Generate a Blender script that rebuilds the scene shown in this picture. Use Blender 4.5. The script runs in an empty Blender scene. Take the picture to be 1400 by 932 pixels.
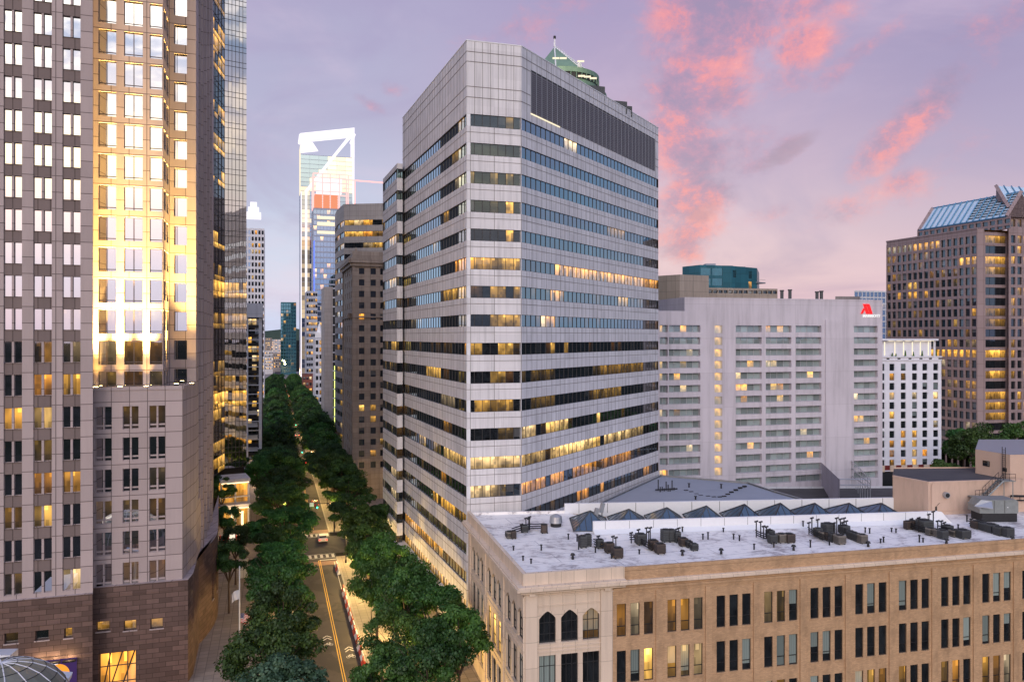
import bpy, math, random
from mathutils import Vector, Matrix
R = random.Random(7)
D = bpy.data
scene = bpy.context.scene
COL = scene.collection
F, CX, CY, HC = 1050.0, 700.0, 460.0, 44.0
TH = math.radians(17.35)
S2 = (-math.sin(TH), math.cos(TH))      # along the avenue
P2 = (math.cos(TH), math.sin(TH))       # across the avenue

def G(t, l, z=None):
    x, y = S2[0]*t + P2[0]*l, S2[1]*t + P2[1]*l
    return (x, y) if z is None else (x, y, z)
def PX(x, Y):            # ground point seen at picture column x, at distance Y
    return ((x-CX)/F*Y, Y)
def ZZ(y, Y):            # height seen at picture row y, at distance Y
    return HC + (CY-y)/F*Y
def GT(x, t):            # point at column x on the plane t
    Y = t/(S2[0]*(x-CX)/F + S2[1])
    return PX(x, Y)
def GL(x, l):
    Y = l/(P2[0]*(x-CX)/F + P2[1])
    return PX(x, Y)
def GRD(x, y, z=0.0):    # point on the level z seen at pixel
    Y = (HC-z)*F/(y-CY)
    return PX(x, Y)
def toG(p):
    return (S2[0]*p[0]+S2[1]*p[1], P2[0]*p[0]+P2[1]*p[1])

# ------------------------------------------------------------------ mesh builder
class MB:
    def __init__(s):
        s.v=[]; s.f=[]; s.m=[]; s.uv=[]; s.r=[]; s.sm=[]
    def face(s, pts, mat=0, uv=None, r=(0.5,0.0), smooth=False):
        n=len(s.v); s.v.extend(pts); s.f.append(tuple(range(n,n+len(pts)))); s.m.append(mat)
        if uv is None:
            a=Vector(pts[1])-Vector(pts[0]); nrm=a.cross(Vector(pts[2])-Vector(pts[1]))
            ax,ay,az=abs(nrm.x),abs(nrm.y),abs(nrm.z)
            if az>=max(ax,ay): uv=[(p[0],p[1]) for p in pts]
            elif ax>ay: uv=[(p[1],p[2]) for p in pts]
            else: uv=[(p[0],p[2]) for p in pts]
        s.uv.append(uv); s.r.append(r); s.sm.append(smooth)
    def boxm(s, M, sx, sy, sz, mat=0, r=(0.5,0.0)):
        c=[M@Vector((x*sx/2,y*sy/2,z*sz/2)) for x in(-1,1) for y in(-1,1) for z in(-1,1)]
        d=[(sx,sy,sz)]
        for q,(a,b) in zip(((0,1,3,2),(4,6,7,5),(0,4,5,1),(2,3,7,6),(0,2,6,4),(1,5,7,3)),((1,2),(1,2),(0,2),(0,2),(0,1),(0,1))):
            l=[tuple(c[i]) for i in q]
            loc=[((-1,1)[i>>2&1]*sx/2,(-1,1)[i>>1&1]*sy/2,(-1,1)[i&1]*sz/2) for i in q]
            s.face(l,mat,[(p[a],p[b]) for p in loc],r)
    def box(s, x0,x1,y0,y1,z0,z1, mat=0, rot=0.0, r=(0.5,0.0)):
        M=Matrix.Translation(((x0+x1)/2,(y0+y1)/2,(z0+z1)/2))@Matrix.Rotation(rot,4,'Z')
        s.boxm(M,x1-x0,y1-y0,z1-z0,mat,r)
    def obox(s, c, sx, sy, sz, ang=TH, mat=0, tilt=None, r=(0.5,0.0)):
        M=Matrix.Translation(c)@Matrix.Rotation(ang,4,'Z')
        if tilt: M=M@Matrix.Rotation(tilt[1],4,tilt[0])
        s.boxm(M,sx,sy,sz,mat,r)
    def cyl(s, c, r0, r1, h, n=12, mat=0, cap=True, smooth=True, off=0):
        x,y,z=c; a=[]; b=[]
        for i in range(n):
            t=2*math.pi*(i+off)/n
            a.append((x+r0*math.cos(t),y+r0*math.sin(t),z)); b.append((x+r1*math.cos(t),y+r1*math.sin(t),z+h))
        for i in range(n):
            j=(i+1)%n
            w=2*math.pi*max(r0,r1)/n
            s.face([a[i],a[j],b[j],b[i]],mat,[(w*i,0),(w*i+w,0),(w*i+w,h),(w*i,h)],smooth=smooth)
        if cap:
            if r1>1e-3: s.face(b,mat)
            if r0>1e-3: s.face(a[::-1],mat)
    def tube(s, p, q, r0, r1=None, n=6, mat=0, smooth=True):
        r1=r0 if r1 is None else r1
        p=Vector(p); q=Vector(q); d=(q-p)
        if d.length<1e-6: return
        d.normalize(); u=d.cross(Vector((0,0,1)) if abs(d.z)<.95 else Vector((1,0,0))).normalized(); w=d.cross(u)
        A=[p+(u*math.cos(2*math.pi*i/n)+w*math.sin(2*math.pi*i/n))*r0 for i in range(n)]
        B=[q+(u*math.cos(2*math.pi*i/n)+w*math.sin(2*math.pi*i/n))*r1 for i in range(n)]
        for i in range(n):
            j=(i+1)%n; s.face([tuple(A[j]),tuple(A[i]),tuple(B[i]),tuple(B[j])],mat,smooth=smooth)
        s.face([tuple(x) for x in A],mat); s.face([tuple(x) for x in B[::-1]],mat)
    def prism(s, poly, z0, z1, mat=0, top=None, bottom=False):
        n=len(poly); u=0
        for i in range(n):
            a=poly[i]; b=poly[(i+1)%n]; L=math.dist(a,b)
            s.face([(a[0],a[1],z0),(b[0],b[1],z0),(b[0],b[1],z1),(a[0],a[1],z1)],mat,[(u,z0),(u+L,z0),(u+L,z1),(u,z1)]); u+=L
        s.face([(p[0],p[1],z1) for p in poly], mat if top is None else top)
        if bottom: s.face([(p[0],p[1],z0) for p in poly[::-1]],mat)
    def build(s, name, mats, parent=None, loc=None):
        me=D.meshes.new(name); 
        if loc is not None:
            L=Vector(loc); vv=[tuple(Vector(p)-L) for p in s.v]
        else: vv=s.v
        me.from_pydata(vv,[],s.f)
        if not isinstance(mats,(list,tuple)): mats=[mats]
        for m in mats: me.materials.append(MAT[m] if isinstance(m,str) else m)
        me.polygons.foreach_set('material_index',s.m)
        me.polygons.foreach_set('use_smooth',s.sm)
        ul=me.uv_layers.new(name='UVMap'); flat=[]
        for u in s.uv:
            for a in u: flat.extend((a[0],a[1]))
        ul.data.foreach_set('uv',flat)
        ul=me.uv_layers.new(name='rnd'); flat=[]
        for f,r in zip(s.f,s.r): flat.extend((r[0],r[1])*len(f))
        ul.data.foreach_set('uv',flat)
        me.uv_layers['UVMap'].active_render=True
        me.update()
        o=D.objects.new(name,me); COL.objects.link(o)
        if parent is not None: 
            o.parent=parent
            if loc is None and (parent.location.length>0 or parent.rotation_euler.z):
                o.matrix_parent_inverse=(Matrix.Translation(parent.location)@Matrix.Rotation(parent.rotation_euler.z,4,'Z')).inverted()
        if loc is not None and parent is None: o.location=loc
        return o

def thing(name,label,cat,loc=(0,0,0),rz=0,group=None):
    o=D.objects.new(name,None); COL.objects.link(o); o.location=loc; o.rotation_euler=(0,0,rz)
    o.empty_display_size=.5
    o['label']=label; o['category']=cat
    if group: o['group']=group
    return o
def tag(o,label,cat,group=None,kind=None):
    if label: o['label']=label
    if cat: o['category']=cat
    if group: o['group']=group
    if kind: o['kind']=kind
    return o
def copy_tree(o,parent=None):
    c=o.copy(); COL.objects.link(c)
    if parent is not None: c.parent=parent
    for ch in list(o.children): 
        copy_tree(ch,c)
    return c
KIDS={}

# ------------------------------------------------------------------ materials
MAT={}
def srgb(r,g,b):
    f=lambda c:(c/255/12.92 if c/255<=.04045 else ((c/255+.055)/1.055)**2.4)
    return (f(r),f(g),f(b),1)
class NT:
    def __init__(s,nt): s.nt=nt; s.n=nt.nodes; s.l=nt.links
    def new(s,t,**k):
        n=s.n.new(t)
        for a,b in k.items(): setattr(n,a,b)
        return n
    def link(s,a,b): s.l.new(a,b)
    def setin(s,sock,v):
        if isinstance(v,E): s.l.new(v.s,sock)
        elif isinstance(v,bpy.types.NodeSocket): s.l.new(v,sock)
        else: sock.default_value=v
    def math(s,op,a,b=None,c=None,clamp=False):
        n=s.new('ShaderNodeMath',operation=op,use_clamp=clamp)
        s.setin(n.inputs[0],a)
        if b is not None: s.setin(n.inputs[1],b)
        if c is not None: s.setin(n.inputs[2],c)
        return E(s,n.outputs[0])
    def mixc(s,f,a,b,mode='MIX'):
        n=s.new('ShaderNodeMix',data_type='RGBA',blend_type=mode); s.setin(n.inputs[0],f); s.setin(n.inputs[6],a); s.setin(n.inputs[7],b)
        return n.outputs[2]
    def ramp(s,f,stops,interp='LINEAR'):
        n=s.new('ShaderNodeValToRGB'); s.setin(n.inputs[0],f); cr=n.color_ramp; cr.interpolation=interp
        while len(cr.elements)<len(stops): cr.elements.new(.5)
        for e,(p,c) in zip(cr.elements,stops): e.position=p; e.color=c if len(c)==4 else (*c,1)
        return n.outputs[0]
    def noise(s,vec,scale,detail=3,rough=.5,dist=0,color=False):
        n=s.new('ShaderNodeTexNoise'); 
        if vec is not None: s.link(vec,n.inputs['Vector'])
        n.inputs['Scale'].default_value=scale; n.inputs['Detail'].default_value=detail; n.inputs['Roughness'].default_value=rough; n.inputs['Distortion'].default_value=dist
        return n.outputs[1] if color else E(s,n.outputs[0])
    def mapping(s,vec,scale=(1,1,1),loc=(0,0,0)):
        n=s.new('ShaderNodeMapping'); s.link(vec,n.inputs[0]); n.inputs['Scale'].default_value=scale; n.inputs['Location'].default_value=loc
        return n.outputs[0]
    def uv(s,name='UVMap'):
        n=s.new('ShaderNodeUVMap'); n.uv_map=name; return n.outputs[0]
    def sep(s,v):
        n=s.new('ShaderNodeSeparateXYZ'); s.link(v,n.inputs[0]); return [E(s,o) for o in n.outputs]
    def smooth(s,x,a,b):
        n=s.new('ShaderNodeMapRange',interpolation_type='SMOOTHSTEP'); s.setin(n.inputs[0],x); n.inputs[1].default_value=a; n.inputs[2].default_value=b
        return E(s,n.outputs[0])
class E:
    def __init__(s,t,sock): s.t=t; s.s=sock
    def __add__(s,o): return s.t.math('ADD',s,o)
    __radd__=__add__
    def __sub__(s,o): return s.t.math('SUBTRACT',s,o)
    def __rsub__(s,o): return s.t.math('SUBTRACT',o,s)
    def __mul__(s,o): return s.t.math('MULTIPLY',s,o)
    __rmul__=__mul__
    def __truediv__(s,o): return s.t.math('DIVIDE',s,o)
    def __rtruediv__(s,o): return s.t.math('DIVIDE',o,s)
def newmat(name):
    m=D.materials.new(name); m.use_nodes=True; m.node_tree.nodes.clear(); t=NT(m.node_tree)
    out=t.new('ShaderNodeOutputMaterial'); MAT[name]=m
    return m,t,out
def bsdf(t,out,col,rough=.7,metal=0,spec=.3,bump=None,bstr=.3,bdist=.02):
    b=t.new('ShaderNodeBsdfPrincipled'); t.setin(b.inputs['Base Color'],col); t.setin(b.inputs['Roughness'],rough); b.inputs['Metallic'].default_value=metal
    b.inputs['Specular IOR Level'].default_value=spec
    if bump is not None:
        bn=t.new('ShaderNodeBump'); bn.inputs['Strength'].default_value=bstr; bn.inputs['Distance'].default_value=bdist; t.setin(bn.inputs['Height'],bump); t.link(bn.outputs[0],b.inputs['Normal'])
    t.link(b.outputs[0],out.inputs[0]); return b
def plain(name,c,rough=.6,metal=0,var=.15,scale=3,spec=.3):
    m,t,o=newmat(name); tc=t.new('ShaderNodeTexCoord').outputs['Object']
    n=t.noise(tc,scale,4,.6)
    a=tuple(x*(1-var) for x in c[:3])+(1,); b=tuple(min(1,x*(1+var)) for x in c[:3])+(1,)
    bsdf(t,o,t.mixc(n,a,b),rough,metal,spec); return m
def panel(name,c,joint,bw,bh,mortar=.05,var=.1,stain=.25,offset=0.0,rough=.65,bias=0,z0=0.0,u0=0.0,freq=2,streak=(1.2,.08)):
    """stone or concrete panels: joints, slight panel to panel variation, rain streaks"""
    m,t,o=newmat(name); uv=t.uv()
    mp=t.mapping(uv,loc=(u0,z0,0))
    b=t.new('ShaderNodeTexBrick'); b.offset=offset; b.offset_frequency=freq; b.squash=1.0
    t.link(mp,b.inputs['Vector']); b.inputs['Scale'].default_value=1; b.inputs['Mortar Size'].default_value=mortar; b.inputs['Mortar Smooth'].default_value=.2
    b.inputs['Brick Width'].default_value=bw; b.inputs['Row Height'].default_value=bh; b.inputs['Bias'].default_value=bias
    b.inputs['Color1'].default_value=tuple(x*(1-var) for x in c[:3])+(1,); b.inputs['Color2'].default_value=tuple(min(1,x*(1+var)) for x in c[:3])+(1,)
    b.inputs['Mortar'].default_value=joint
    st=t.noise(t.mapping(uv,scale=(streak[0],streak[1],1)),1.0,5,.65)
    st=t.smooth(st,.42,.72)*stain
    fine=t.noise(uv,6,4,.7)*0.24+0.88
    big=t.noise(uv,.12,3,.6)*0.36+0.82
    col=t.mixc(1.0,b.outputs[0],None or t.ramp(fine*big,[(0,(0,0,0)),(1,(1,1,1))]),'MULTIPLY')
    dark=tuple(x*.42 for x in c[:3])+(1,)
    col=t.mixc(st,col,dark)
    bsdf(t,o,col,rough,spec=.25); return m
def glass(name,tint=(.8,.9,1),f0=.12,dark=(.012,.014,.016),emis=3.0,blind=(0.0,(.3,.3,.28)),wav=.35,wscale=.5,rough=.02,pat=1.0,fexp=3.0):
    """window glass: mirror-like outside reflection over a dim room, lit rooms give light"""
    m,t,o=newmat(name); uv=t.uv(); rn=t.sep(t.uv('rnd')); u,v,_=t.sep(uv)
    rr,lit=rn[0],rn[1]
    comb=t.new('ShaderNodeCombineXYZ'); t.setin(comb.inputs[0],u*.9+rr*37.0); t.setin(comb.inputs[1],v*1.6); t.setin(comb.inputs[2],rr*9.0)
    nz=t.noise(comb.outputs[0],1.1,4,.62,.4)
    nz2=t.noise(comb.outputs[0],3.7,2,.6)
    # blinds or curtains drawn in some rooms
    hv=t.math('FRACT',rr*71.3)
    bl=t.math('GREATER_THAN',hv,1.0-blind[0])
    level=t.math('FRACT',rr*13.7)*(.9 if blind[0]<1 else 0.0)
    bl=bl*t.math('GREATER_THAN',v,level*0.7)
    fold=t.math('SINE',u*26.0)*.12+.88
    bc=t.new('ShaderNodeMix',data_type='RGBA'); 
    cc=t.ramp(fold*(t.math('FRACT',rr*5.9)*.5+.5),[(0,(0,0,0)),(1,blind[1])])
    room=t.ramp(nz,[(.25,(0.004,.004,.005)),(.75,tuple(x*2.2 for x in dark))])
    col=t.mixc(bl,room,cc)
    d=t.new('ShaderNodeBsdfDiffuse'); t.link(col,d.inputs[0])
    g=t.new('ShaderNodeBsdfGlossy'); g.inputs['Color'].default_value=(*tint,1); g.inputs['Roughness'].default_value=rough
    geo=t.new('ShaderNodeTexCoord').outputs['Object']
    bn=t.new('ShaderNodeBump'); bn.inputs['Strength'].default_value=wav; bn.inputs['Distance'].default_value=.05
    off=t.new('ShaderNodeVectorMath',operation='ADD'); t.link(geo,off.inputs[0]); cb=t.new('ShaderNodeCombineXYZ'); t.setin(cb.inputs[0],rr*50); t.link(cb.outputs[0],off.inputs[1])
    t.setin(bn.inputs['Height'],t.noise(off.outputs[0],wscale,1,.4)); t.link(bn.outputs[0],g.inputs['Normal'])
    lw=t.new('ShaderNodeLayerWeight'); lw.inputs[0].default_value=.5
    f=E(t,lw.outputs['Facing']); f=t.math('POWER',f,fexp)*(1-f0)*.92+f0
    mx=t.new('ShaderNodeMixShader'); t.setin(mx.inputs[0],f); t.link(d.outputs[0],mx.inputs[1]); t.link(g.outputs[0],mx.inputs[2])
    ec=t.ramp(t.math('FRACT',rr*3.3),[(0,(1,.38,.05)),(.35,(1,.48,.07)),(.7,(1,.56,.12)),(1,(1,.76,.46))])
    ceil=t.smooth(v,.0,.95)*.6+.4
    ub=t.math('FLOOR',u*1.1+rr*17.0); vb=t.math('FLOOR',v*3.2)
    def wn(a,b):
        c=t.new('ShaderNodeCombineXYZ'); t.setin(c.inputs[0],a); t.setin(c.inputs[1],b); n=t.new('ShaderNodeTexWhiteNoise',noise_dimensions='2D'); t.link(c.outputs[0],n.inputs['Vector']); return E(t,n.outputs['Value'])
    blk=t.math('GREATER_THAN',wn(t.math('FLOOR',u*2.7+rr*31.0),vb),.62)*t.math('LESS_THAN',v,.55)
    colm=t.math('GREATER_THAN',wn(ub,3.0),.86)
    n3=t.new('ShaderNodeCombineXYZ'); t.setin(n3.inputs[0],u*.55+rr*11.0); t.setin(n3.inputs[1],v*.7)
    soft=t.smooth(t.noise(n3.outputs[0],1.0,2,.5),.30,.68)*.75+.25
    lamp=t.math('GREATER_THAN',v,.78)*t.math('LESS_THAN',t.math('FRACT',u*.55+rr*5.0),.22)*1.3
    p=ceil*soft*(1.0-blk*.35)*(1.0-colm*.6)
    st=lit*emis*((p*.9+lamp*.45)*pat+(1-pat)*.5)
    em=t.new('ShaderNodeEmission'); t.link(ec,em.inputs[0]); t.setin(em.inputs[1],st)
    ad=t.new('ShaderNodeAddShader'); t.link(mx.outputs[0],ad.inputs[0]); t.link(em.outputs[0],ad.inputs[1]); t.link(ad.outputs[0],o.inputs[0])
    m.cycles.emission_sampling='NONE' if hasattr(m.cycles,'emission_sampling') else None
    return m
def glow(name,c,s):
    m,t,o=newmat(name); e=t.new('ShaderNodeEmission'); e.inputs[0].default_value=(*c[:3],1); e.inputs[1].default_value=s; t.link(e.outputs[0],o.inputs[0])
    m.cycles.emission_sampling='NONE'; return m

panel('mauve_granite',(.42,.34,.325),(.13,.10,.095,1),2.05,1.95,.05,.09,.12,z0=-.75)
panel('granite_spandrel',(.19,.145,.135),(.07,.05,.045,1),1.3,1.95,.05,.08,.12)
panel('brown_granite',(.14,.088,.073),(.06,.038,.03,1),1.5,.62,.035,.28,.2,offset=.5)
panel('white_panel',(.68,.665,.69),(.66,.64,.66,1),1.45,4.03,.004,.07,.42,streak=(2.2,.05))
panel('white_panel_wide',(.72,.695,.70),(.70,.67,.68,1),4.0,4.03,.004,.06,.42,streak=(1.8,.06))
plain('joint_grey',(.20,.18,.17))
panel('cream_stone',(.68,.55,.43),(.44,.35,.26,1),1.35,2.6,.03,.05,.22)
panel('tan_brick',(.51,.325,.185),(.42,.27,.16,1),.36,.12,.016,.13,.5,offset=.5,streak=(.7,.3))
panel('mauve_concrete',(.60,.555,.60),(.42,.38,.41,1),40,8.7,.03,.03,.38,streak=(.55,.035))
panel('pale_render',(.76,.76,.82),(.6,.6,.65,1),3.3,3.3,.02,.03,.1)
panel('pink_granite',(.30,.225,.225),(.16,.11,.10,1),1.9,3.9,.05,.06,.1)
panel('tan_limestone',(.40,.315,.25),(.25,.19,.15,1),2.4,1.4,.04,.12,.4)
panel('grey_concrete',(.36,.32,.30),(.22,.19,.18,1),3.0,1.7,.04,.06,.3)
panel('tan_block',(.36,.30,.245),(.22,.18,.15,1),3.0,3.0,.06,.06,.3)
panel('pale_facade',(.62,.62,.66),(.4,.4,.44,1),3.0,3.4,.05,.04,.15)
panel('red_brick',(.28,.075,.05),(.2,.1,.08,1),.4,.15,.02,.2,.2,offset=.5)
panel('peach_render',(.60,.43,.33),(.5,.36,.27,1),30,30,.02,.02,.42,streak=(.5,.09))
panel('teal_panel',(.03,.13,.17),(.02,.08,.1,1),3.4,3.6,.06,.15,.1,rough=.35)
plain('louver',(.20,.185,.20),.5,.3,.1)
plain('dark_metal',(.035,.034,.036),.5,.6)
plain('charcoal',(.03,.03,.032),.6,.2,.3,4)
plain('mullion_dark',(.06,.055,.055),.45,.5,.1)
plain('mullion_bronze',(.11,.085,.075),.45,.4,.1)
plain('light_metal',(.42,.43,.45),.4,.6,.15)
plain('galvanised',(.27,.29,.28),.5,.5,.25,2)
plain('white_paint',(.75,.75,.76),.5,0,.05)
plain('hvac_beige',(.20,.18,.155),.6,.2,.25,3)
plain('hvac_grey',(.085,.09,.092),.6,.3,.25,3)
plain('hvac_brown',(.085,.065,.055),.6,.2,.25,3)
plain('copper_green',(.17,.27,.20),.6,.1,.2,.6)
plain('bark',(.09,.065,.05),.9,0,.3,4)
plain('roof_dark',(.075,.07,.072),.8,0,.35,.35)
plain('roof_grey',(.30,.32,.37),.75,0,.12,.25)
plain('black_fan',(.012,.012,.013),.6,.3)
plain('skylight_glass',(.075,.12,.17),.12,.3,.1,1,.6)
plain('maroon',(.16,.02,.018),.6)
plain('yellow_paint',(.70,.42,.06),.6,0,.2,2)
plain('line_white',(.62,.60,.58),.6,0,.25,3)
plain('barrier_red',(.55,.06,.04),.5,0,.1)
plain('flag_red',(.5,.03,.03),.8); plain('flag_blue',(.03,.04,.17),.8); plain('flag_white',(.75,.73,.72),.8)
plain('car_white',(.72,.72,.73),.25,.1,.03,1,.6); plain('car_black',(.02,.02,.022),.25,.3,.03,1,.6); plain('car_red',(.35,.03,.03),.25,.2,.03,1,.6); plain('car_silver',(.35,.36,.38),.3,.6,.03)
plain('tyre',(.015,.015,.015),.8)
plain('navy_awning',(.03,.045,.09),.7)
# flat white membrane roof with ponding stains and scuffs
m,t,o=newmat('membrane_roof'); tc=t.new('ShaderNodeTexCoord').outputs['Object']
n1=t.noise(tc,.22,6,.68,.6); n2=t.noise(t.mapping(tc,scale=(1,2.2,1)),.9,6,.7,.8); n3=t.noise(tc,3.5,3,.6)
c=t.mixc(t.smooth(n1,.35,.7),(.93,.89,.84,1),(.80,.77,.74,1))
c=t.mixc(t.smooth(n2*n1*2,.50,.74)*.9,c,(.34,.29,.29,1))
c=t.mixc(t.smooth(n3,.66,.74)*.35,c,(.2,.18,.18,1))
br=t.new('ShaderNodeTexBrick'); t.link(t.mapping(t.uv()),br.inputs['Vector']); br.inputs['Scale'].default_value=1; br.inputs['Brick Width'].default_value=12; br.inputs['Row Height'].default_value=3; br.inputs['Mortar Size'].default_value=.05
br.inputs['Color1'].default_value=(1,1,1,1); br.inputs['Color2'].default_value=(.95,.95,.96,1); br.inputs['Mortar'].default_value=(.55,.55,.58,1)
c=t.mixc(1.0,c,br.outputs[0],'MULTIPLY')
bsdf(t,o,c,.55,spec=.4,bump=n2,bstr=.3,bdist=.03)
# asphalt
m,t,o=newmat('asphalt'); tc=t.new('ShaderNodeTexCoord').outputs['Object']
n1=t.noise(tc,.25,5,.6); n2=t.noise(tc,8,3,.7); n3=t.noise(t.mapping(tc,scale=(1,1,1)),.11,4,.7,1.0)
c=t.mixc(n1,(.045,.04,.042,1),(.08,.07,.072,1)); c=t.mixc(t.smooth(n2,.5,.8)*.4,c,(.12,.11,.11,1)); c=t.mixc(t.smooth(n3,.50,.55)*.6,c,(.028,.026,.03,1))
bsdf(t,o,c,.75,spec=.3,bump=n2,bstr=.2,bdist=.01)
# sidewalk pavers
panel('sidewalk',(.27,.235,.21),(.14,.12,.11,1),1.2,1.2,.04,.12,.2,streak=(.4,.4))
panel('crossing_brick',(.26,.16,.125),(.16,.11,.09,1),.6,.3,.03,.15,.2,offset=.5)
panel('kerb_stone',(.34,.32,.30),(.2,.2,.2,1),2,1,.03,.1,.2)
m,t,o=newmat('city_ground'); tc=t.new('ShaderNodeTexCoord').outputs['Object']
n1=t.noise(tc,.012,6,.7,1); n2=t.noise(tc,.15,3,.6)
c=t.mixc(t.smooth(n1,.42,.6),(.012,.018,.012,1),(.035,.034,.034,1)); c=t.mixc(n2*.4,c,(.02,.018,.018,1)); bsdf(t,o,c,1.0,spec=0.0)
m,t,o=newmat('hills'); tc=t.new('ShaderNodeTexCoord').outputs['Object']
bsdf(t,o,t.mixc(t.noise(tc,.004,4,.6),(.03,.05,.05,1),(.07,.10,.08,1)),1.0,spec=0.0)
# leaves
def leafmat(name,c1,c2,c3):
    m,t,o=newmat(name); r=t.sep(t.uv('rnd'))[0]; oi=t.new('ShaderNodeObjectInfo').outputs['Random']
    c=t.ramp(r,[(0,c1),(.55,c2),(1,c3)]); 
    hs=t.new('ShaderNodeHueSaturation'); t.link(c,hs.inputs['Color']); t.setin(hs.inputs['Value'],E(t,oi)*.8+.6); t.setin(hs.inputs['Hue'],E(t,oi)*.05+.475)
    d=t.new('ShaderNodeBsdfDiffuse'); t.link(hs.outputs[0],d.inputs[0]); tr=t.new('ShaderNodeBsdfTranslucent'); t.link(hs.outputs[0],tr.inputs[0])
    g=t.new('ShaderNodeBsdfGlossy'); g.inputs['Roughness'].default_value=.5; g.inputs[0].default_value=(.5,.55,.5,1)
    mx=t.new('ShaderNodeMixShader'); mx.inputs[0].default_value=.3; t.link(d.outputs[0],mx.inputs[1]); t.link(tr.outputs[0],mx.inputs[2])
    m2=t.new('ShaderNodeMixShader'); m2.inputs[0].default_value=.05; t.link(mx.outputs[0],m2.inputs[1]); t.link(g.outputs[0],m2.inputs[2]); t.link(m2.outputs[0],o.inputs[0])
leafmat('leaf_dark',(.017,.046,.011),(.046,.112,.022),(.105,.22,.04))
leafmat('leaf_mid',(.024,.062,.013),(.066,.150,.027),(.14,.27,.05))
leafmat('leaf_pale',(.03,.066,.036),(.07,.135,.07),(.14,.23,.13))
glass('tower_window',(1,1,1),.58,emis=1.6,wav=.10,wscale=.35)
glass('band_window',(.70,.88,1.0),.03,emis=1.75,wav=.05,wscale=.3,blind=(.10,(.10,.10,.10)),fexp=1.08)
glass('mirror_curtain',(1,.96,.92),.55,emis=2.2,wav=.5,wscale=.16,dark=(.01,.01,.01))
glass('plain_window',(.8,.9,1),.10,emis=2.4,wav=.15,blind=(.35,(.32,.31,.28)))
glass('shop_window',(.9,.95,1),.09,emis=2.0,wav=.12,blind=(.42,(.33,.40,.37)))
glass('curtain_window',(.85,.95,1),.14,emis=1.5,wav=.1,blind=(1.0,(.42,.50,.50)),pat=.8)
glass('lit_glass',(.75,.9,1),.3,emis=1.3,wav=.2,pat=0.0)
glass('hotel_window',(.6,.95,1),.16,emis=1.7,wav=.1,blind=(.2,(.2,.25,.25)))
glass('stone_tower_window',(.7,.85,1),.14,emis=1.9,wav=.12,blind=(.15,(.2,.2,.2)))
glass('far_glass',(.50,.70,1),.42,emis=2.0,wav=.3,wscale=.08)
glass('teal_glass',(.45,.85,.95),.25,dark=(.01,.05,.06),emis=1.5,wav=.3,wscale=.08)
glow('lamp_glow',(1,.62,.25),14); glow('flood_glow',(1,.75,.3),25); glow('warm_strip',(1,.7,.35),2.2); glow('white_led',(1,.93,1),1.15); glow('pink_led',(1,.42,.40),1.6)
glow('orange_floor',(1,.36,.20),.85); glow('green_signal',(.05,1,.45),7); glow('red_signal',(1,.05,.04),6); glow('sign_red',(1,.03,.035),1.1); glow('sign_white',(1,1,1),.9); glow('tail_red',(1,.03,.02),5); glow('head_white',(1,.95,.85),10)
glow('blue_led',(.12,.2,1),1.6); glow('yellowgreen_strip',(.85,1,.25),1.6); glow('cream_glow',(1,.86,.62),1.1); glow('magenta_art',(.75,.03,.28),.9); glow('orange_art',(1,.35,.04),1.1); glow('violet_art',(.1,.05,.2),.5)
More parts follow.
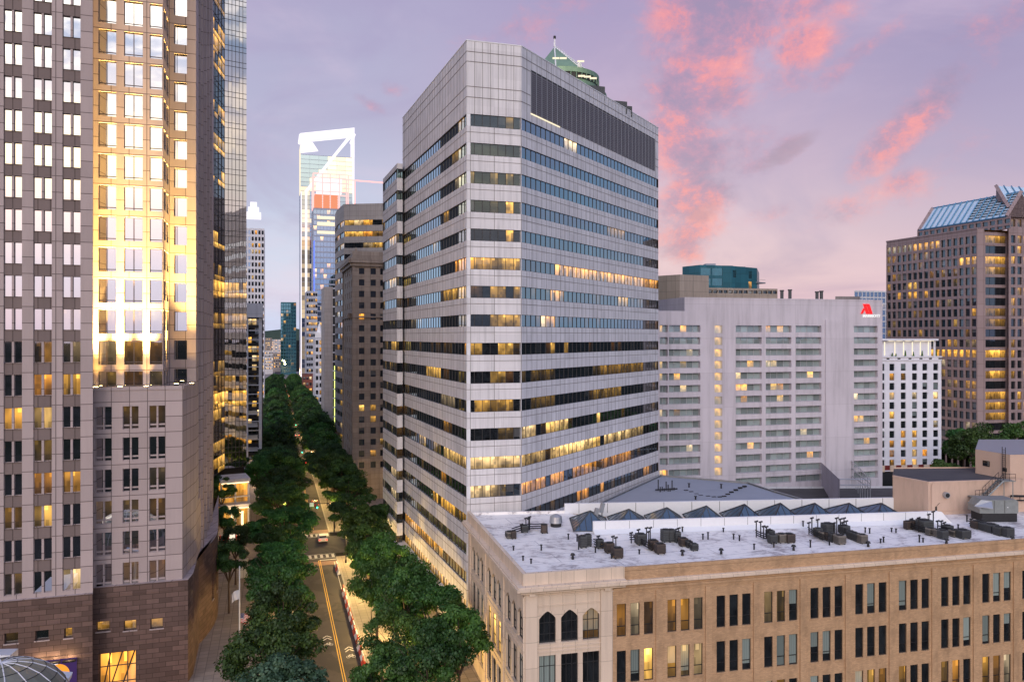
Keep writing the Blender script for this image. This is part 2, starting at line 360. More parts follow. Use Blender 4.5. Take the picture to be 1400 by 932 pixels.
# ------------------------------------------------------------------ world, camera, sun
def build_world():
    w=D.worlds.new('World'); scene.world=w; w.use_nodes=True; nt=w.node_tree; nt.nodes.clear(); t=NT(nt)
    out=t.new('ShaderNodeOutputWorld'); bg=t.new('ShaderNodeBackground')
    tc=t.new('ShaderNodeTexCoord').outputs['Generated']; x,y,z=t.sep(tc)
    az=t.math('ARCTAN2',x,y)*57.2958; el=t.math('ARCSINE',z)*57.2958
    def C(r,g,b,k=1.0): c=srgb(r,g,b); return (c[0]*k,c[1]*k,c[2]*k,1)
    e=t.math('DIVIDE',el,30.0,clamp=True)
    left=t.ramp(e,[(0,C(188,210,238)),(.2,C(178,192,222)),(.5,C(168,166,198)),(1,C(166,154,188))])
    mid=t.ramp(e,[(0,C(210,188,200)),(.15,C(204,178,194)),(.4,C(186,158,184)),(.75,C(160,142,182)),(1,C(144,132,178))])
    right=t.ramp(e,[(0,C(204,186,204)),(.2,C(184,160,186)),(.5,C(154,136,176)),(1,C(128,117,166))])
    back0=t.math('ABSOLUTE',az); base=t.mixc(t.smooth(az,-14,8),left,mid); base=t.mixc(t.smooth(az,14,32),base,right)
    blue=t.ramp(e,[(0,C(150,178,205)),(.4,C(120,150,190)),(1,C(96,116,168))])
    base=t.mixc(t.smooth(az,38,60),base,blue)           # clear blue sky to the right of the view
    paleb=t.ramp(e,[(0,C(200,214,235)),(.5,C(160,184,222)),(1,C(130,150,200))])
    base=t.mixc(t.smooth(az*-1.0,30,45),base,paleb)
    base=t.mixc(t.smooth(el,4,20)*t.smooth(back0,95,60),base,t.mixc(1.0,base,(.90,.89,.91,1),'MULTIPLY'))
    # soft veils
    n0=t.noise(t.mapping(tc,scale=(1.2,1.2,3.4)),2.2,6,.6,.4)
    base=t.mixc(t.smooth(n0,.45,.75)*.35,base,C(214,184,206))
    n1=t.noise(t.mapping(tc,scale=(1.3,1.3,2.6),loc=(3.1,.4,0)),2.6,5,.55,.6)
    base=t.mixc(t.smooth(n1,.44,.68)*.6,base,C(150,136,176))
    # sunset clouds in long banks
    nb=t.noise(t.mapping(tc,scale=(1,1,1.7)),12,10,.66,.2)
    nc=t.noise(t.mapping(tc,scale=(1,1,1.3),loc=(1.7,2.2,.3)),5,6,.62,.25)
    def blob(px,py,rx,ry,ang,s):
        a0=math.degrees(math.atan2(px-CX,F)); e0=math.degrees(math.atan2(CY-py,math.hypot(F,px-CX)))
        kx=rx/18.3; ky=ry/18.3; ca,sa=math.cos(math.radians(ang)),math.sin(math.radians(ang))
        dx=az-a0; dy=el-e0
        u=(dx*ca+dy*sa)/kx; v=(dy*ca-dx*sa)/ky
        q=u*u+v*v
        return t.math('EXPONENT',q*-1.0)*s
    B=[(975,20,110,60,0,1.05),(955,110,75,80,0,1.1),(945,200,56,70,8,1.1),(948,265,50,50,8,.95),(935,320,40,40,20,.75),(905,80,50,60,0,.6),
       (1100,62,45,28,15,1.05),(1080,20,80,30,0,.6),(1010,180,60,60,-20,.5),(1065,210,60,20,25,.65),(1180,70,75,16,35,.65),
       (1235,175,80,24,38,1.0),(1300,110,70,28,40,.55),(1060,110,50,30,0,.5),(1165,10,60,25,0,.5),
       (500,138,34,10,-25,.55),(536,122,24,12,0,.55),(800,20,90,20,10,.3),(1050,290,60,14,10,.35),(1370,20,80,40,20,.4),(870,170,40,30,0,.25),(760,30,110,40,0,.35),(1200,270,120,26,12,.35),(1340,190,90,40,30,.2),(1290,60,120,50,35,.2),(1000,60,120,120,0,.3),(620,60,120,30,10,.25)]
    tot=None
    for b in B:
        g=blob(*b); tot=g if tot is None else t.math('MAXIMUM',tot,g)
    m=t.smooth(tot*1.05+(nb-.5)*1.7+(nc-.5)*1.2,.12,.95)
    m=m*t.smooth(tot,.04,.3)
    tex=t.smooth(t.noise(t.mapping(tc,scale=(1,1,1.2),loc=(.02,0,.035)),11,9,.70,.2),.37,.73)
    shade=t.ramp(tex,[(0,C(140,116,154)),(.3,C(174,122,154)),(.55,C(214,126,140)),(.8,C(232,134,136)),(1,C(242,152,144))])
    base=t.mixc(m*.9,base,shade)
    # grey cloud belly
    gb=t.math('MAXIMUM',t.math('MAXIMUM',blob(1080,205,55,14,28,1.0),blob(960,290,36,20,20,.8)),blob(990,110,22,60,-8,.6))
    base=t.mixc(t.smooth(gb+(nb-.5)*1.2,.35,.9)*.6,base,C(150,122,150))
    # the bright western sky behind the viewer, seen only in the glass
    back=t.math('ABSOLUTE',az); wst=t.smooth(back,112,172)
    cb=t.mapping(tc,scale=(2.2,2.2,5.5)); n2=t.noise(cb,2.3,6,.6,.5)
    eb=t.math('DIVIDE',el,40.0,clamp=True)
    bright=t.ramp(eb,[(0,C(150,165,190)),(.10,C(176,180,205)),(.20,C(232,206,205,1.1)),(.27,C(255,232,190,1.5)),(.45,C(255,240,215,1.7)),(.7,C(235,240,255,1.6)),(1,C(205,215,245,1.1))])
    hi=t.smooth(n2,.44,.60)
    cloudc=t.ramp(eb,[(0,C(120,125,150)),(.3,C(190,180,200)),(.5,C(130,150,185)),(.65,C(85,115,150)),(1,C(80,105,145))])
    bk=t.mixc(hi*t.smooth(el,3,22),bright,cloudc); bk=t.mixc(1.0,bk,(2.0,1.97,2.0,1),'MULTIPLY')
    base=t.mixc(wst,base,bk)
    # zenith
    base=t.mixc(t.smooth(el,42,75),base,C(150,160,205,1.25))
    low=t.smooth(el*-1.0,0,2); base=t.mixc(low,base,C(70,66,70))
    sky=t.new('ShaderNodeTexSky',sky_type='NISHITA'); sky.sun_disc=False; sky.sun_elevation=math.radians(2.5); sky.sun_rotation=math.radians(200); sky.air_density=1.2
    t.link(tc,sky.inputs[0])
    ad=t.new('ShaderNodeMix',data_type='RGBA',blend_type='ADD'); ad.inputs[0].default_value=.06; t.link(base,ad.inputs[6]); t.link(sky.outputs[0],ad.inputs[7])
    t.link(ad.outputs[2],bg.inputs[0]); bg.inputs[1].default_value=1.0; t.link(bg.outputs[0],out.inputs[0])
    w.cycles.sampling_method='MANUAL'; w.cycles.sample_map_resolution=512
build_world()
cam=D.cameras.new('camera'); co=D.objects.new('camera',cam); COL.objects.link(co); scene.camera=co
co.location=(0,0,HC); co.rotation_euler=(math.pi/2,0,0); cam.lens=27; cam.sensor_width=36; cam.clip_end=30000; cam.clip_start=.5
cam.shift_y=-(466-CY)/1400
sl=D.lights.new('low_sun','SUN'); so=D.objects.new('low_sun',sl); COL.objects.link(so)
sl.energy=.7; sl.angle=math.radians(25); sl.color=(1,.88,.80)
so.rotation_euler=Vector((math.sin(math.radians(12)),math.cos(math.radians(12)),-.42)).to_track_quat('-Z','Y').to_euler()
scene.render.engine='CYCLES'
vs=scene.view_settings; vs.view_transform='Standard'; vs.look='None'; vs.exposure=.15; vs.gamma=1; vs.use_curve_mapping=False
cy=scene.cycles; cy.use_denoising=True; cy.max_bounces=6; cy.diffuse_bounces=3; cy.glossy_bounces=3; cy.transmission_bounces=2; cy.transparent_max_bounces=4
cy.sample_clamp_indirect=4; cy.caustics_reflective=False; cy.caustics_refractive=False
try: cy.denoiser='OPENIMAGEDENOISE'; cy.denoising_prefilter='ACCURATE'
except Exception: pass
cy.use_light_tree=True

# ------------------------------------------------------------------ facades
class Face:
    """vertical wall plane from A (left, seen from outside) to B (right)"""
    def __init__(s,A,B):
        s.A=A; s.B=B; s.L=math.dist(A,B); s.d=((B[0]-A[0])/s.L,(B[1]-A[1])/s.L); s.n=(s.d[1],-s.d[0])
    def p(s,u,z,off=0):      # off>0 = inwards
        return (s.A[0]+s.d[0]*u-s.n[0]*off, s.A[1]+s.d[1]*u-s.n[1]*off, z)
    def u(s,x):              # column of the picture -> metres along the wall
        k=(x-CX)/F; return (k*s.A[1]-s.A[0])/(s.d[0]-k*s.d[1])
    def Y(s,x): return s.A[1]+s.d[1]*s.u(x)
    def z(s,x,y): return ZZ(y,s.Y(x))
    def wall(s,mb,z0,z1,ops=(),mat=0,rev=None,uoff=0,zones=()):
        """ops: (u0,u1,za,zb,depth) holes with reveals; zones: same plus material, with a back panel"""
        rev=mat if rev is None else rev
        allo=[(a,b,c,d,e,None) for a,b,c,d,e in ops]+[tuple(q) for q in zones]
        allo=[(max(0,a),min(s.L,b),max(z0,c),min(z1,d),e,m) for a,b,c,d,e,m in allo if b>0.01 and a<s.L-.01 and d>z0+.01 and c<z1-.01]
        zs=sorted({round(q,4) for o in allo for q in (o[2],o[3])}|{z0,z1})
        def q(u0,u1,a,b,off=0,m=mat):
            mb.face([s.p(u0,a,off),s.p(u1,a,off),s.p(u1,b,off),s.p(u0,b,off)],m,[(u0+uoff,a),(u1+uoff,a),(u1+uoff,b),(u0+uoff,b)])
        for a,b in zip(zs,zs[1:]):
            if b-a<1e-4: continue
            zm=(a+b)/2; cur=0.0
            for o in sorted([o for o in allo if o[2]<zm<o[3]]):
                if o[0]>cur+1e-4: q(cur,o[0],a,b)
                cur=max(cur,o[1])
            if cur<s.L-1e-4: q(cur,s.L,a,b)
        for u0,u1,a,b,dp,m in allo:
            P=lambda u,z,o: s.p(u,z,o)
            mb.face([P(u0,a,0),P(u1,a,0),P(u1,a,dp),P(u0,a,dp)],rev,[(u0,0),(u1,0),(u1,dp),(u0,dp)])
            mb.face([P(u0,b,dp),P(u1,b,dp),P(u1,b,0),P(u0,b,0)],rev,[(u0,0),(u1,0),(u1,dp),(u0,dp)])
            mb.face([P(u0,a,0),P(u0,a,dp),P(u0,b,dp),P(u0,b,0)],rev,[(0,a),(dp,a),(dp,b),(0,b)])
            mb.face([P(u1,a,dp),P(u1,a,0),P(u1,b,0),P(u1,b,dp)],rev,[(0,a),(dp,a),(dp,b),(0,b)])
            if m is not None: q(u0,u1,a,b,dp,m)
    def bar(s,mb,u0,u1,za,zb,o0,o1,mat=0,ends=True):
        """a solid bar on the wall, from inward offset o0 to o1 (negative = proud of the wall)"""
        a,b=min(o0,o1),max(o0,o1); P=s.p
        mb.face([P(u0,za,a),P(u1,za,a),P(u1,zb,a),P(u0,zb,a)],mat,[(u0,za),(u1,za),(u1,zb),(u0,zb)])
        mb.face([P(u0,zb,a),P(u1,zb,a),P(u1,zb,b),P(u0,zb,b)],mat)
        mb.face([P(u1,za,a),P(u0,za,a),P(u0,za,b),P(u1,za,b)],mat)
        mb.face([P(u0,za,b),P(u0,za,a),P(u0,zb,a),P(u0,zb,b)],mat)
        mb.face([P(u1,za,a),P(u1,za,b),P(u1,zb,b),P(u1,zb,a)],mat)
    def pane(s,mb,u0,u1,za,zb,off,mat,r,zref=None,uref=0):
        z0,z1=zref or (za,zb)
        mb.face([s.p(u0,za,off),s.p(u1,za,off),s.p(u1,zb,off),s.p(u0,zb,off)],mat,[(u0-uref,(za-z0)/(z1-z0)),(u1-uref,(za-z0)/(z1-z0)),(u1-uref,(zb-z0)/(z1-z0)),(u0-uref,(zb-z0)/(z1-z0))],r)
def window(mb,f,u0,u1,za,zb,dp,cols=(),rows=(),bar=.07,lits=None,edge=.06,rnd=None,tall=0,barmat=1):
    """one window: panes (material 0) behind frame bars (material 1), set dp inwards"""
    us=[u0]+[u0+(u1-u0)*c for c in cols]+[u1]; g=dp
    for i,(a,b) in enumerate(zip(us,us[1:])):
        lit=lits[i] if isinstance(lits,(list,tuple)) else (lits or 0)
        r=(R.random() if rnd is None else rnd[i] if isinstance(rnd,(list,tuple)) else rnd, lit)
        f.pane(mb,a,b,za,zb,g,0,r)
    for c in us[1:-1]: f.bar(mb,c-bar/2,c+bar/2,za,zb,g-.06-tall,g+.0,barmat)
    for q in rows:
        z=za+(zb-za)*q; f.bar(mb,u0,u1,z-bar/2,z+bar/2,g-.05,g,barmat)
    if edge:
        f.bar(mb,u0,u0+edge,za,zb,g-.05,g,barmat); f.bar(mb,u1-edge,u1,za,zb,g-.05,g,barmat)
        f.bar(mb,u0+edge,u1-edge,za,za+edge,g-.05,g,barmat); f.bar(mb,u0+edge,u1-edge,zb-edge,zb,g-.05,g,barmat)
def put_windows(root,wins,mats,name='window',limit=100,stuffname=None):
    """wins: list of (importance, builder(mb)); the largest ones become parts, the rest one stuff part"""
    wins=sorted(wins,key=lambda w:-w[0])
    out=[]
    for k,(_,fn) in enumerate(wins[:limit]):
        mb=MB(); fn(mb); out.append(mb.build(name,mats,root))
    if len(wins)>limit:
        mb=MB()
        for _,fn in wins[limit:]: fn(mb)
        o=mb.build(stuffname or name,mats,root); o['kind']='stuff'
    return out
def imp(f,u0,u1,za,zb):
    c=f.p((u0+u1)/2,(za+zb)/2); x=c[0]/c[1]*F+CX; y=CY-(c[2]-HC)/c[1]*F
    a=(u1-u0)*(zb-za)/(c[1]*c[1])*1e4
    if not(-20<x<1420 and -20<y<950): a*=.01
    return a
# ------------------------------------------------------------------ the banded office tower in the centre
def chamfer_tower():
    root=thing('office_tower','tall pale office tower with ribbon windows, a chamfered corner and a big dark louvre','office tower',(*PX(675,125),0))
    P1=PX(638,108); Pc=PX(713,110.2); P0=PX(550.5,146.5); P3=PX(900,110.2*1.392)
    W1=PX(543,143.4); W1b=PX(550.5,143.9); W0=PX(523.5,158)
    fL=Face(P0,P1); fC=Face(P1,Pc); fR=Face(Pc,P3); fW=Face(W0,W1); fV=Face(W1,W1b)
    fV2=Face(W1b,P0)
    TOP=85.6; T0=75.35; PIT=4.03; GH=1.72
    bands=[(T0-PIT*k-GH,T0-PIT*k) for k in range(18)]
    wall=MB()
    def ops(f): return [(0.0,f.L,a,b,.0) for a,b in bands]
    # the wall is the solid between the ribbons; the ribbons are set back a little
    for f,m,top in ((fL,0,TOP),(fC,1,TOP),(fR,0,TOP),(fW,0,T0+1.0),(fV,1,T0+1.0),(fV2,0,T0+1.0)):
        segs=[(b1,a0) for (a0,b0),(a1,b1) in zip(bands,bands[1:])]+[(bands[0][1],top),(0.0,bands[-1][0])]
        for a,b in segs:
            f.wall(wall,a,b,mat=m)
        for a,b in bands:   # soffit and sill returns
            for z,up in((a,1),(b,0)):
                wall.face([f.p(0,z,0),f.p(f.L,z,0),f.p(f.L,z,.5),f.p(0,z,.5)],m)
    # rear walls
    back=[P3,PX(898,185),PX(575,185),P0]
    for a,b in zip(back,back[1:]): Face(a,b).wall(wall,0,TOP,mat=0)
    Face(PX(560,185),PX(538,170)).wall(wall,0,T0+1.0,mat=0); Face(PX(538,170),W0).wall(wall,0,T0+1.0,mat=0)
    # corner posts across the ribbons (white metal on the chamfer edges)
    for a,b in bands:
        fL.bar(wall,fL.L-.35,fL.L,a,b,.02,.3,2); fC.bar(wall,0.0,.55,a,b,.02,.3,2)
        fR.bar(wall,.0,.12,a,b,.06,.3,1)
    # roof edge ledges: thin grey panel joints
    for f in (fL,fC,fR):
        for z in (84.1,82.7,79.2,77.7): f.bar(wall,0,f.L,z-.045,z+.045,-.03,.0,4)
    for f,n in ((fL,26),(fC,7),(fR,36),(fW,9)):
        top=TOP-.1 if f is not fW else T0+.9
        for i in range(1,n):
            u=f.L*i/n; f.bar(wall,u-.028,u+.028,T0+.02,top,-.02,0,4)
        for (a0,b0),(a1,b1) in zip(bands,bands[1:]):
            f.bar(wall,0,f.L,a0-.86,a0-.79,-.022,0,4)
            if f is fC: f.bar(wall,f.L/2-.03,f.L/2+.03,b1,a0,-.02,0,4); f.bar(wall,.5,.56,b1,a0,-.02,0,4); f.bar(wall,f.L-.06,f.L,b1,a0,-.02,0,4)
            else:
                for i in range(1,n): u=f.L*i/n; f.bar(wall,u-.025,u+.025,b1,a0,-.018,0,4)
    # vertical joints on chamfer spandrels handled by the panel pattern; roof slab
    wall.build('wall',['white_panel','white_panel_wide','white_paint','mullion_dark','joint_grey'],root)
    rf=MB(); rf.face([(p[0],p[1],TOP-.9) for p in (P0,P1,Pc,P3,PX(898,185),PX(575,185))],0)
    rf.face([(p[0],p[1],T0+.4) for p in (W0,W1,W1b,P0,PX(560,185),PX(538,170))],0)
    for a,b in ((P0,P1),(P1,Pc),(Pc,P3)):
        f=Face(a,b); f.bar(rf,0,f.L,TOP-.01,TOP+.12,-.06,.55,1)
    rf.build('roof',['roof_grey','white_paint'],root)
    # louvre
    lv=MB(); z0,z1=76.7,83.0; u0,u1=fR.u(725.5),fR.u(895)
    fR.bar(lv,u0,u1,z0,z1,-.02,.3,0)
    n=int((u1-u0)/1.55); 
    for i in range(n+1):
        u=u0+(u1-u0)*i/n; fR.bar(lv,u-.035,u+.035,z0,z1,-.09,0,1)
    k=int((z1-z0)/.3)
    for i in range(k):
        z=z0+.06+i*.3; fR.bar(lv,u0+.05,u1-.05,z,z+.2,-.07,-.02,2)
    lv.build('louvre',['charcoal','light_metal','louver'],root)
    lg=MB(); fR.bar(lg,u0,fR.u(765),z0-.22,z0-.05,-.1,0,0); lg.build('light_strip','cream_glow',root)
    # ribbon windows
    def lit_right(k,x):
        tab={0:[(774,791,1.0,.9)],3:[(830,855,.25,.3)],5:[(757,772,1.2,.97),(772,905,.95,.96)],6:[(752,772,.8,.97),(848,858,.5,.3)],7:[(742,746,.9,.6),(748,760,.7,.9)],
             8:[(755,758,.6,.3),(771,776,.4,.3)],9:[(725,760,.10,.35),(820,880,.2,.2)],10:[(730,760,.10,.3),(812,850,.22,.3)],
             11:[(713,725,1.1,.5),(725,737,1.1,.45),(748,762,1.1,.35),(762,778,.8,.4),(817,822,1,.35)],
             12:[(713,745,.5,.35),(752,782,1.5,.35),(786,812,1.35,.38),(812,822,1.4,.3),(828,862,.8,.4),(862,880,.25,.4)],
             13:[(713,745,1.0,.6),(752,772,.7,.6),(786,815,.6,.6),(820,865,.45,.6)],14:[(788,806,.8,.5),(822,829,.8,.6),(880,890,.5,.6)],15:[(800,806,.4,.5)]}
        for a,b,l,r in tab.get(k,[]):
            if a<=x<b: return l,r/3.3*1.0
        return (0,None)
    def lit_ch(k,i):
        tab={0:{5:(.25,.2)},2:{0:(.30,.2),3:(.3,.2),5:(.25,.2)},3:{3:(.12,.2),5:(1.3,.1)},4:{5:(1.3,.1)},5:{0:(.7,.05),1:(1.0,.07),2:(1.0,.07),3:(.5,.1),4:(.7,.12),5:(.7,.1),6:(.6,.1)},6:{3:(.4,.1),4:(.35,.1),6:(.4,.1)},
             7:{3:(.35,.1),4:(.7,.1),5:(.8,.1),6:(.5,.1)},8:{0:(.3,.1),1:(.5,.1),4:(1.2,.1),5:(.7,.1)},9:{3:(.35,.1),4:(.3,.1)},10:{1:(.45,.05),2:(.5,.05),3:(.4,.05),4:(.4,.05),5:(.45,.05)},
             11:{4:(.12,.1),5:(.15,.1)},12:{i:(1.05,.12) for i in range(7)},13:{0:(1.0,.12),1:(1.0,.12),2:(.9,.12),3:(.5,.1),4:(.35,.1)},14:{2:(.6,.1),3:(.6,.1),4:(.4,.1)}}
        return tab.get(k,{}).get(i,(0,None))
    def lit_left(k,x,top):
        tab={0:[(626,634,.25)],1:[(618,630,.2)],2:[(622,632,.3)],3:[(604,614,.4)],4:[(592,598,.2)],5:[(621,638,.9)],6:[(604,638,.6)],7:[(560,575,.1)],8:[(634,638,1.1)],
             9:[(582,600,.8)],10:[(600,620,.2)],11:[(604,612,.35)],12:[(572,580,.4),(590,600,.3),(606,638,.7)],13:[(600,610,.3)],14:[(590,597,1.2),(600,620,.9),(620,638,.2)],15:[(560,640,.1)],
             16:[(552,566,.8),(566,606,.75),(606,640,.15)],17:[(552,640,.8)]}
        for a,b,l in tab.get(k,[]):
            if a<=x<b: return l
        return 0
    for f,kind in ((fL,'L'),(fC,'C'),(fR,'R'),(fW,'W'),(fV,'V')):
        n={'L':26,'C':7,'R':36,'W':9,'V':1}[kind]
        for k,(a,b) in enumerate(bands):
            if b<3: continue
            mb=MB()
            base=R.random()
            for i in range(n):
                u0=f.L*i/n; u1=f.L*(i+1)/n; um=(u0+u1)/2; c=f.p(um,0); x=c[0]/c[1]*F+CX
                l,rr=0,None
                if kind=='R': l,rr=lit_right(k,x)
                elif kind=='C':
                    l,rr=lit_ch(k,i)
                elif kind=='L':
                    l=lit_left(k,x,0); rr=.1+.08*(k%3) if l else None
                elif kind=='W': l=(.7 if (k in(3,5) and i>3) or (k in (14,15,8) and i>4) else (.15 if R.random()<.15 else 0)); rr=.12
                if rr is None: rr=base*.2+R.random()*.05+ (0.0 if kind!='R' else 0)
                else: rr=rr+k*.011
                if l: l*=R.uniform(.75,1.2)
                else: l=R.choice([0,0,0,0,.05]) if k>5 else 0
                f.pane(mb,u0,u1,a,b,.2,0,(rr,l),uref=-base*40)
                f.bar(mb,u0-.035,u0+.035,a,b,.13,.2,1)
            if kind!='C':
                for j in range(1,int(f.L/7)):   # round columns seen behind the glass
                    pass
            f.bar(mb,0,f.L,a,a+.05,.13,.2,1); f.bar(mb,0,f.L,b-.05,b,.13,.2,1)
            mb.build('ribbon_window',['band_window','mullion_dark'],root)
    # small roof items
    for x,h in ((812,1.6),(843,1.3),(850,1.0)):
        rt=MB(); Y=fR.Y(x)+4; p=PX(x,Y); rt.obox((p[0],p[1],TOP-.9+(h+.9)/2),3.2,2.2,h+.9,TH,0); rt.build('roof_plant','hvac_grey',root)
    # entrance canopy strips over the street
    cn=MB(); fL.bar(cn,1.0,fL.L-1,5.0,5.5,-2.2,0,0); cn.build('canopy','white_paint',root)
    cl=MB(); fL.bar(cl,2.0,fL.L-2,4.9,4.99,-2.0,-.2,0); cl.build('light_strip','warm_strip',root)
    return dict(L=fL,C=fC,R=fR)
CT=chamfer_tower()

# ------------------------------------------------------------------ the stone tower on the left
FLOODS=[]
def stone_tower():
    root=thing('stone_tower','pinkish granite skyscraper at the left edge with paired mirror windows and a floodlit setback','skyscraper',(*GT(127,110),0))
    tA=103.6; tB=106.0; tC=107.2; tD=113.4
    A1=GT(127,tA); A0=GT(-90,tA)
    B0=GT(127,tB); B1=GT(250,tB)
    C0=GT(127,tC); C1=GT(223,tC); l=toG(C1)[1]
    D0=G(tD,l); D1=GT(268,tD)
    E1=PX(291,134)
    LED=37.3; BASE=12.9; TOP=104.0
    fA=Face(A0,A1); fB=Face(B0,B1); fBs=Face(B1,D1); fC=Face(C0,C1); fCs=Face(C1,D0); fD=Face(D0,D1); fE=Face(D1,E1)
    fAs=Face(A1,C0); fE2=Face(E1,PX(292,160))
    wins=[]; wall=MB()
    tops=[82.36-3.895*k for k in range(-5,18)]
    # face A
    zn=[];op=[]
    for x0,x1 in ((-76.5,-51),(-35.5,-10),(5,30),(45.6,70.8),(85.5,110)):
        u0,u1=fA.u(x0),fA.u(x1)
        for k,t in enumerate(tops):
            zb=t; za=t-2.52
            if za<BASE+.3: continue
            op.append((u0,u1,za,zb,.3)); 
            lit=0; kk=k-5
            if kk>=9:
                lit=R.choice([0,0,0,0,0,.12,.35]) if kk<17 else R.choice([0,0,.1])
                if (kk,x0) in ((12,45.6),(12,5),(15,45.6),(17,85.5),(14,85.5),(11,85.5),(11,45.6)): lit=.85
                if kk==10 and x0==85.5: lit=.15
            wins.append((imp(fA,u0,u1,za,zb),lambda mb,f=fA,u0=u0,u1=u1,za=za,zb=zb,lit=lit: window(mb,f,u0,u1,za,zb,.3,cols=(.5,),bar=.24,lits=[lit*R.uniform(.2,1),lit],edge=.05,rnd=R.random(),tall=.2,barmat=2)))
        for a,b in zip(tops,tops[1:]):
            if b>BASE+2: zn.append((u0,u1,b+.0,a-2.52,.12,1))
    fA.wall(wall,BASE,TOP,op,0,zones=zn)
    # lower block B
    op=[]
    for x0,x1 in ((130.6,152.8),(167.7,189.5),(204,226)):
        u0,u1=fB.u(x0),fB.u(x1)
        for k in range(6):
            zb=35.3-3.9*k; za=zb-2.85; op.append((u0,u1,za,zb,.3))
            lit=R.choice([0,0,0,.05])
            if k==3: lit=.06
            wins.append((imp(fB,u0,u1,za,zb),lambda mb,f=fB,u0=u0,u1=u1,za=za,zb=zb,lit=lit: window(mb,f,u0,u1,za,zb,.3,cols=(.5,),rows=(.16,),bar=.2,lits=lit,edge=.05,rnd=R.random(),tall=.14,barmat=2)))
    fB.wall(wall,BASE,LED,op,0); fBs.wall(wall,BASE,LED,[],0)
    Face(A1,B0).wall(wall,BASE,LED,[],0)
    for a,b in ((0,.0),):
        wall.face([(*B0,LED),(*B1,LED),(*D1,LED),(*D0,LED),(*C1,LED),(*C0,LED)],0)
    fB.bar(wall,0,fB.L,LED,LED+.45,-.1,.15,0); fBs.bar(wall,0,fBs.L,LED,LED+.45,-.1,.15,0)
    # flood-lit setback C
    op=[];zn=[]
    ct=[82.5-3.9*k for k in range(-5,12)]
    for x0,x1,cols in ((134.5,159,(.45,)),(169.7,195.3,(.5,)),(204.7,223-.6,(.97,))):
        u0,u1=fC.u(x0),fC.u(x1)
        for k,t in enumerate(ct):
            za=t-3.05; zb=t
            if k==len(ct)-1: za=LED+.2
            if zb-za<1: continue
            op.append((u0,u1,za,zb,.35)); lit=0
            if k-5>=9: lit=R.choice([0,.1,.2])
            wins.append((imp(fC,u0,u1,za,zb)*1.2,lambda mb,f=fC,u0=u0,u1=u1,za=za,zb=zb,lit=lit,cols=cols: window(mb,f,u0,u1,za,zb,.35,cols=cols,rows=(.1,),bar=.1,lits=lit,edge=.06,rnd=R.random())))
    fC.wall(wall,LED,TOP,op,0)
    op=[]
    for k,t in enumerate(ct):
        for a,b in ((.8,2.6),(3.4,5.4)):
            za=max(t-2.6,LED+.3); zb=t
            if zb-za<1: continue
            op.append((a,b,za,zb,.2)); wins.append((.02,lambda mb,f=fCs,a=a,b=b,za=za,zb=zb: window(mb,f,a,b,za,zb,.2,edge=.06)))
    fCs.wall(wall,LED,TOP,op,0)
    op=[];u0,u1=fD.u(238),fD.u(255.6)
    for k,t in enumerate(ct):
        za=t-2.65; zb=t
        if k==len(ct)-1: za=LED+.3
        if zb-za<1: continue
        op.append((u0,u1,za,zb,.5)); wins.append((imp(fD,u0,u1,za,zb),lambda mb,f=fD,u0=u0,u1=u1,za=za,zb=zb: window(mb,f,u0,u1,za,zb,.5,cols=(.2,),bar=.08,edge=.05,rnd=R.random(),lits=[.0,.0])))
    fD.wall(wall,LED,TOP,op,0)
    fAs.wall(wall,LED,TOP,[],0)
    # street side: shallow pilasters
    fE.wall(wall,BASE,TOP,[],0,zones=[(fE.L*a,fE.L*(a+.09),BASE+8,TOP,.5,1) for a in (.12,.30,.48,.66,.82)])
    for a in (.24,.42,.6,.77): fE.bar(wall,fE.L*a,fE.L*a+.9,BASE,TOP,-.35,0,0)
    fE2.wall(wall,BASE,TOP,[],0)
    poly=[A0,A1,C0,C1,D0,D1,E1,PX(292,160),PX(-60,170)]
    wall.face([(p[0],p[1],TOP) for p in poly],0)
    Face(PX(292,160),PX(-60,170)).wall(wall,0,TOP,[],0); Face(PX(-60,170),A0).wall(wall,0,TOP,[],0)
    wall.build('wall',['mauve_granite','granite_spandrel','mauve_granite'],root)
    # base of brown granite
    bs=MB(); bA0,bA1=GT(-90,tA-.5),GT(126.5,tA-.5); bB0,bB1=GT(126.5,tB-.6),GT(257,tB-.6)
    gA=Face(bA0,bA1); gB=Face(bB0,bB1)
    def sq(f,x0,y0,x1,y1):
        xm=(x0+x1)/2; return (f.u(x0),f.u(x1),f.z(xm,y1),f.z(xm,y0))
    bw=[(gA,)+sq(gA,5.8,864.6,24.8,879)+(.05,),(gA,)+sq(gA,48,861,66.6,874.5)+(0,),(gA,)+sq(gA,87.6,858,99,871.5)+(.5,),
        (gB,)+sq(gB,131.5,849,150,862.5)+(.6,),(gB,)+sq(gB,169,847.5,186.6,861)+(.7,),(gB,)+sq(gB,205.5,845,223,858.5)+(.5,)]
    big=(gB,)+sq(gB,135,891,186.5,960)
    gA.wall(bs,0,BASE+.25,[b[1:5]+(.45,) for b in bw if b[0] is gA],0)
    gB.wall(bs,0,BASE+.25,[b[1:5]+(.45,) for b in bw if b[0] is gB]+[big[1:5]+(.5,)],0)
    Face(bA1,bB0).wall(bs,0,BASE+.25,[],0)
    # curved street side
    pts=[bB1,GT(264,tB+2.0)]
    for i in range(1,9):
        a=i/8; Y=108+ (123-108)*a; x=264+34*math.sin(a*math.pi/2)**.85; pts.append(PX(x,Y))
    pts.append(PX(299,150))
    uo=0
    for k,(a,b) in enumerate(zip(pts,pts[1:])):
        f=Face(a,b); opn=[]
        if k in (5,7): opn=[(f.L*.25,f.L*.8,4.2,8.2,.3)]
        f.wall(bs,0,BASE+.25,opn,0,uoff=uo); uo+=f.L
        if opn: bw.append((f,f.L*.25,f.L*.8,4.2,8.2,1.0 if k==7 else .5))
